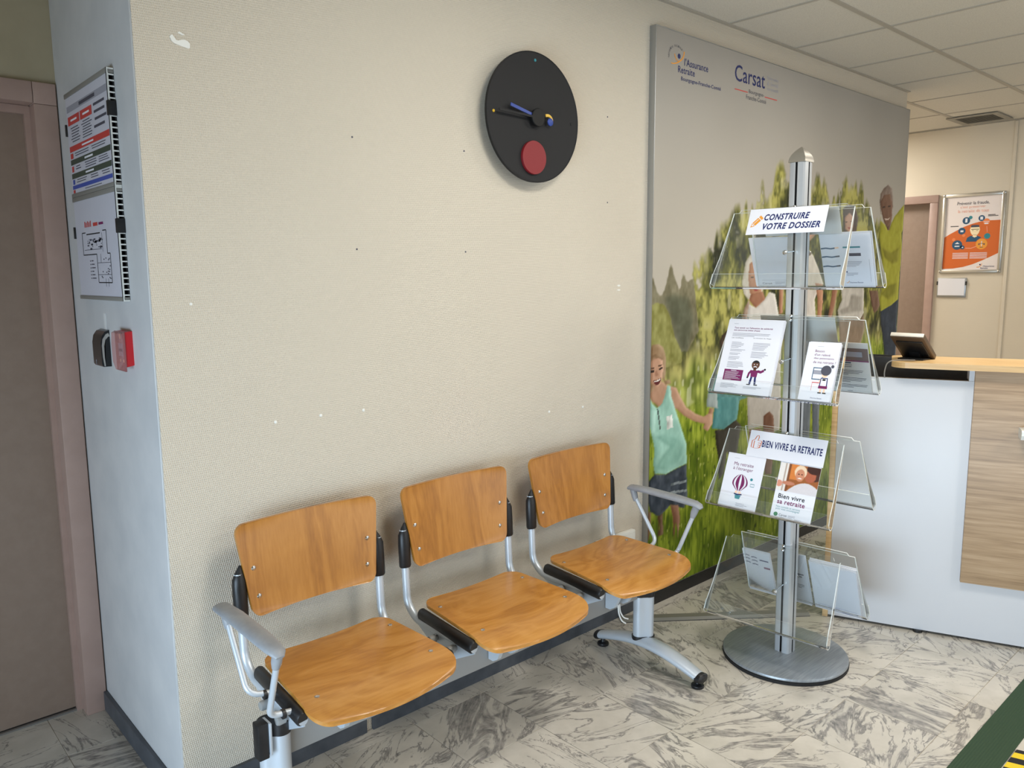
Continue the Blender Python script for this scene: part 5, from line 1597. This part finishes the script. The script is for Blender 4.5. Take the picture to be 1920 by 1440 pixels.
def bq(b, O, W, H, name, polys, m, lift=0.0004):
    return flat(name, [[(x * W, (1 - y) * H) for x, y in p] for p in polys], O, SR, CZV, SN, m, b, lift)
def tlines(x0, x1, y, n, dy, seed):
    r = random.Random(seed)
    return [rect(x0 + (x1 - x0) * (c := r.uniform(0, 0.15)), x1 - (x1 - x0) * r.uniform(0, 0.2), y + i * dy, y + i * dy + dy * 0.36) for i in range(n)]
b1, O, W_, H_ = board(1.7405, 2.042, 'upper notice board with red, green and blue bands of safety instructions')
q = lambda nm, ps, m, l=0.0004: bq(b1, O, W_, H_, nm, ps, m, l)
M_BRED = mat('brick red band', rgb(190, 62, 56), 0.5)
M_BGREEN = mat('dark green band', rgb(62, 74, 62), 0.5)
q('title_band', [rect(0.02, 0.98, 0.09, 0.155)], M_GREYINK)
q('title_text', [rect(0.34, 0.72, 0.105, 0.14)], M_INK, 0.0006)
q('red_band', [rect(0.03, 0.325, 0.20, 0.29), rect(0.345, 0.63, 0.20, 0.29)], M_BRED)
q('red_band', [rect(0.02, 0.98, 0.505, 0.565)], M_BRED)
q('green_band', [rect(0.02, 0.98, 0.645, 0.70), rect(0.02, 0.98, 0.79, 0.845)], M_BGREEN)
q('blue_band', [rect(0.02, 0.98, 0.915, 0.955)], M_BLUEINK)
q('band_text', [rect(0.34, 0.62, 0.528, 0.545), rect(0.38, 0.58, 0.663, 0.682), rect(0.38, 0.58, 0.808, 0.826), rect(0.10, 0.26, 0.235, 0.255), rect(0.41, 0.57, 0.235, 0.255)], M_PAPER, 0.0006)
q('text_lines', tlines(0.08, 0.32, 0.32, 6, 0.028, 1) + tlines(0.36, 0.62, 0.31, 7, 0.026, 2) + tlines(0.66, 0.95, 0.20, 4, 0.07, 3) + tlines(0.13, 0.50, 0.585, 2, 0.024, 4) +
  tlines(0.52, 0.95, 0.585, 2, 0.024, 5) + tlines(0.13, 0.28, 0.72, 2, 0.026, 6) + tlines(0.36, 0.66, 0.715, 3, 0.024, 7) + tlines(0.70, 0.95, 0.715, 3, 0.022, 8) +
  tlines(0.13, 0.42, 0.86, 2, 0.024, 9) + tlines(0.48, 0.68, 0.86, 2, 0.024, 10) + tlines(0.74, 0.95, 0.86, 2, 0.024, 11) + tlines(0.30, 0.80, 0.972, 1, 0.02, 12), M_INK)
q('red_symbol', [rect(0.03, 0.10, 0.58, 0.635), rect(0.04, 0.09, 0.715, 0.775), rect(0.03, 0.08, 0.962, 0.995)], M_BRED, 0.0006)
q('blue_symbol', [rect(0.04, 0.09, 0.855, 0.905)], M_BLUEINK, 0.0006)
b2, O, W_, H_ = board(1.4360, 1.7400, 'lower notice board with a black floor plan drawing')
q = lambda nm, ps, m, l=0.0004: bq(b2, O, W_, H_, nm, ps, m, l)
wl = lambda pts, w=0.010: [stroke([a, b_], w) for a, b_ in zip(pts, pts[1:])]
q('plan_title', [rect(0.24 + 0.035 * i, 0.262 + 0.035 * i, 0.225 + 0.012 * (i % 2), 0.285) for i in range(5)] + [rect(0.45, 0.56, 0.25, 0.285)], M_BRED)
q('plan_title', [rect(0.585, 0.69, 0.255, 0.28)], M_PURPLE)
q('plan_walls', wl([(0.16, 0.34), (0.16, 0.57), (0.49, 0.57), (0.49, 0.86), (0.80, 0.86), (0.80, 0.57), (0.74, 0.57), (0.74, 0.34), (0.66, 0.34)]) + wl([(0.16, 0.34), (0.25, 0.34)]) + wl([(0.27, 0.36), (0.60, 0.36)], 0.012), M_RUBBER)
q('plan_walls', wl([(0.58, 0.57), (0.58, 0.66)], 0.006) + wl([(0.49, 0.66), (0.80, 0.66)], 0.005) + wl([(0.49, 0.78), (0.80, 0.78)], 0.005) + wl([(0.64, 0.36), (0.64, 0.55)], 0.005) + wl([(0.20, 0.52), (0.62, 0.52)], 0.005) +
  wl([(0.66, 0.82), (0.66, 0.90)], 0.006) + wl([(0.72, 0.82), (0.72, 0.90)], 0.006), M_INK)
r_ = random.Random(4)
q('plan_furniture', [rect(x, x + r_.uniform(0.015, 0.05), y, y + r_.uniform(0.006, 0.025)) for x, y in [(0.26 + 0.38 * r_.random(), 0.40 + 0.11 * r_.random()) for _ in range(34)]] +
  [rect(x, x + 0.02, y, y + 0.012) for x, y in [(0.51 + 0.26 * r_.random(), 0.60 + 0.22 * r_.random()) for _ in range(16)]], M_INK)
q('legend', [rect(0.31, 0.33, 0.63 + 0.036 * i, 0.642 + 0.036 * i) for i in range(6)] + [rect(0.345, 0.345 + 0.05 + 0.02 * (i % 3), 0.63 + 0.036 * i, 0.640 + 0.036 * i) for i in range(6)], M_INK)

# black reader and red call point under the boards
rd = thing('badge_reader', (0.672, 0.42, 1.240), 'black rounded badge reader with silver trim on the white wall', 'badge reader')
prof = [(0.0, 0.0), (0.022, 0.0), (0.026, 0.006), (0.026, 0.070), (0.022, 0.090), (0.013, 0.103), (0.0, 0.108)]
prism('reader_body', prof, Vector((0.675, 0.463, 1.240)), SN, CZV, SR, 0.087, mat('gloss black plastic', rgb(16, 17, 20), 0.18), rd, True)
prism('silver_trim', stroke([(0.0185, 0.002), (0.0205, 0.03), (0.0205, 0.062), (0.017, 0.080), (0.008, 0.092), (0.002, 0.094)], 0.0035, 0.011), Vector((0.675, 0.3758, 1.240)), SN, CZV, SR, 0.0012, M_SILVER, rd)
flat('reader_mark', [circle_poly(0.030, 0.015, 0.004, 8), rect(0.028, 0.032, 0.003, 0.012)], Vector((0.6488, 0.463, 1.240)), SR, CZV, SN, M_GREYINK, rd)
prism('tape_strip', rect(0.0, 0.020, 0.0, 0.050), Vector((0.6748, 0.418, 1.346)), SR, CZV, SN, 0.0008, mat('clear tape', rgb(226, 228, 228), 0.25), rd)
fa = thing('fire_alarm_call_point', (0.672, 0.207, 1.250), 'red fire alarm call point with clear flap on the white wall', 'fire alarm')
M_FRED = mat('signal red plastic', rgb(196, 26, 36), 0.35)
prism('alarm_body', [(0.0, 0.004), (0.020, 0.0), (0.020, 0.096), (0.0, 0.098)], Vector((0.675, 0.250, 1.256)), SN, CZV, SR, 0.087, M_FRED, fa)
fl_ = prism('clear_flap', [(0.0205, -0.012), (0.024, -0.012), (0.030, 0.010), (0.031, 0.060), (0.029, 0.092), (0.0205, 0.097)], Vector((0.675, 0.252, 1.256)), SN, CZV, SR, 0.091, acrylic('pinkish clear plastic', (0.93, 0.86, 0.86, 1), rgb(222, 150, 150), 0.22), fa)
AO = Vector((0.6549, 0.250, 1.256))
flat('alarm_label', [rect(0.024, 0.064, 0.028, 0.064)], AO, SR, CZV, SN, M_PAPER, fa, 0.0004)
flat('alarm_symbol', [circle_poly(0.044, 0.045, 0.005, 12), [(0.029, 0.052), (0.036, 0.045), (0.029, 0.038)], [(0.059, 0.052), (0.052, 0.045), (0.059, 0.038)]], AO, SR, CZV, SN, M_INK, fa, 0.0007)
flat('alarm_symbol', [circle_poly(0.044, 0.083, 0.007, 12, 0.008), rect(0.030, 0.040, 0.012, 0.020), rect(0.060, 0.070, 0.012, 0.020)], AO, SR, CZV, SN, M_SKIN, fa, 0.0005)

# ------------------------------------------------------------------ small things on wall, floor and ceiling
tr_ = thing('outlet_trunking', (2.52, -0.012, 0.262), 'white cable outlet box low on the wall behind the right seat', 'outlet box')
box('trunking_body', 2.397, 2.640, -0.026, 0.0, 0.262, 0.386, M_WHITEPL, tr_, 0.006)
box('trunking_cover', 2.405, 2.632, -0.030, -0.026, 0.272, 0.376, M_WHITEPL, tr_, 0.003)
box('socket_plate', 2.44, 2.52, -0.034, -0.030, 0.284, 0.364, M_WHITEPL, tr_, 0.004)
g0 = Vector((2.535, -0.030, 0)); g1 = Vector((3.190, -0.555, 0))
gd = (g1 - g0).normalized(); gn = Vector((gd.y, -gd.x, 0))
M_COVER = mat('grey cable cover', rgb(118, 116, 106), 0.5)
cv = thing('cable_cover', (g0 + g1) / 2, 'grey cable cover strip crossing the floor from the wall to the counter', 'cable cover')
prism('cover_strip', [(-0.032, 0.0), (-0.030, 0.003), (-0.018, 0.011), (0.018, 0.011), (0.030, 0.003), (0.032, 0.0)], g0 + CZV * 0.0002, gn, CZV, gd, (g1 - g0).length, M_COVER, cv)
prism('cover_edge', [(-0.0335, 0.0), (-0.0325, 0.0022), (-0.0322, 0.0)], g0 + CZV * 0.0003, gn, CZV, gd, (g1 - g0).length, M_RUBBER, cv)
prism('cover_edge', [(0.0335, 0.0), (0.0325, 0.0022), (0.0322, 0.0)], g0 + CZV * 0.0003, gn, CZV, gd, (g1 - g0).length, M_RUBBER, cv)
M_GSTRIP = mat('dark green ribbed rubber', rgb(32, 60, 34), 0.65)
gs = thing('green_floor_strip', (2.9, -1.437, 0.0), 'dark green ribbed strip stuck along the marble floor', 'floor strip')
strip_sec = [(-1.4935, 0.0)]
for i in range(14):
    y = -1.4930 + 0.008 * i
    strip_sec += [(y, 0.0022), (y + 0.004, 0.0030)]
strip_sec += [(-1.3810, 0.0022), (-1.3805, 0.0)]
prism('ribbed_strip', strip_sec, (1.9, 0, 0.0003), (0, 1, 0), (0, 0, 1), (1, 0, 0), 2.1, M_GSTRIP, gs)
hz = thing('hazard_tape', (2.66, -1.70, 0.0), 'yellow and black striped hazard tape meeting the green floor strip', 'floor tape')
hv = Vector((0.33, -0.944, 0))
hp = lambda x0, x1, l=0.34: [(x0, -1.4965), (x1, -1.4965), (x1 + hv.x * l, -1.4965 + hv.y * l), (x0 + hv.x * l, -1.4965 + hv.y * l)]
prism('tape_base', hp(2.555, 2.718), (0, 0, 0.0002), (1, 0, 0), (0, 1, 0), (0, 0, 1), 0.0006, M_RUBBER, hz)
M_HY = mat('hazard yellow', rgb(226, 196, 30), 0.5)
for x0, x1 in ((2.660, 2.695), (2.590, 2.625)):
    flat('yellow_stripe', [hp(x0, x1)], (0, 0, 0.0008), (1, 0, 0), (0, 1, 0), (0, 0, 1), M_HY, hz, 0.0003)
vt = thing('ceiling_vent', (6.62, -0.013, CZ - 0.006), 'square grey air vent grille in the ceiling near the far wall', 'vent')
M_VENT = mat('grey vent enamel', rgb(146, 142, 132), 0.5)
vx0, vx1, vy0, vy1 = 6.438, 6.805, -0.185, 0.156
for x0, x1, y0, y1 in ((vx0, vx1, vy0, vy0 + 0.045), (vx0, vx1, vy1 - 0.045, vy1), (vx0, vx0 + 0.045, vy0 + 0.045, vy1 - 0.045), (vx1 - 0.045, vx1, vy0 + 0.045, vy1 - 0.045)):
    box('vent_frame', x0, x1, y0, y1, CZ - 0.008, CZ - 0.0005, M_VENT, vt, 0.002, 1)
box('vent_dark_sheet', vx0 + 0.045, vx1 - 0.045, vy0 + 0.045, vy1 - 0.045, CZ - 0.0015, CZ - 0.0005, M_RUBBER, vt)  # flat black sheet behind the slats, painted in for the dark inside
for i in range(9):
    x = vx0 + 0.062 + 0.030 * i
    prism('vent_slat', [(x, -0.007), (x + 0.003, -0.008), (x + 0.020, -0.002), (x + 0.017, -0.0015)], (0, vy0 + 0.0455, CZ), (1, 0, 0), (0, 0, 1), (0, 1, 0), vy1 - vy0 - 0.091, M_VENT, vt)
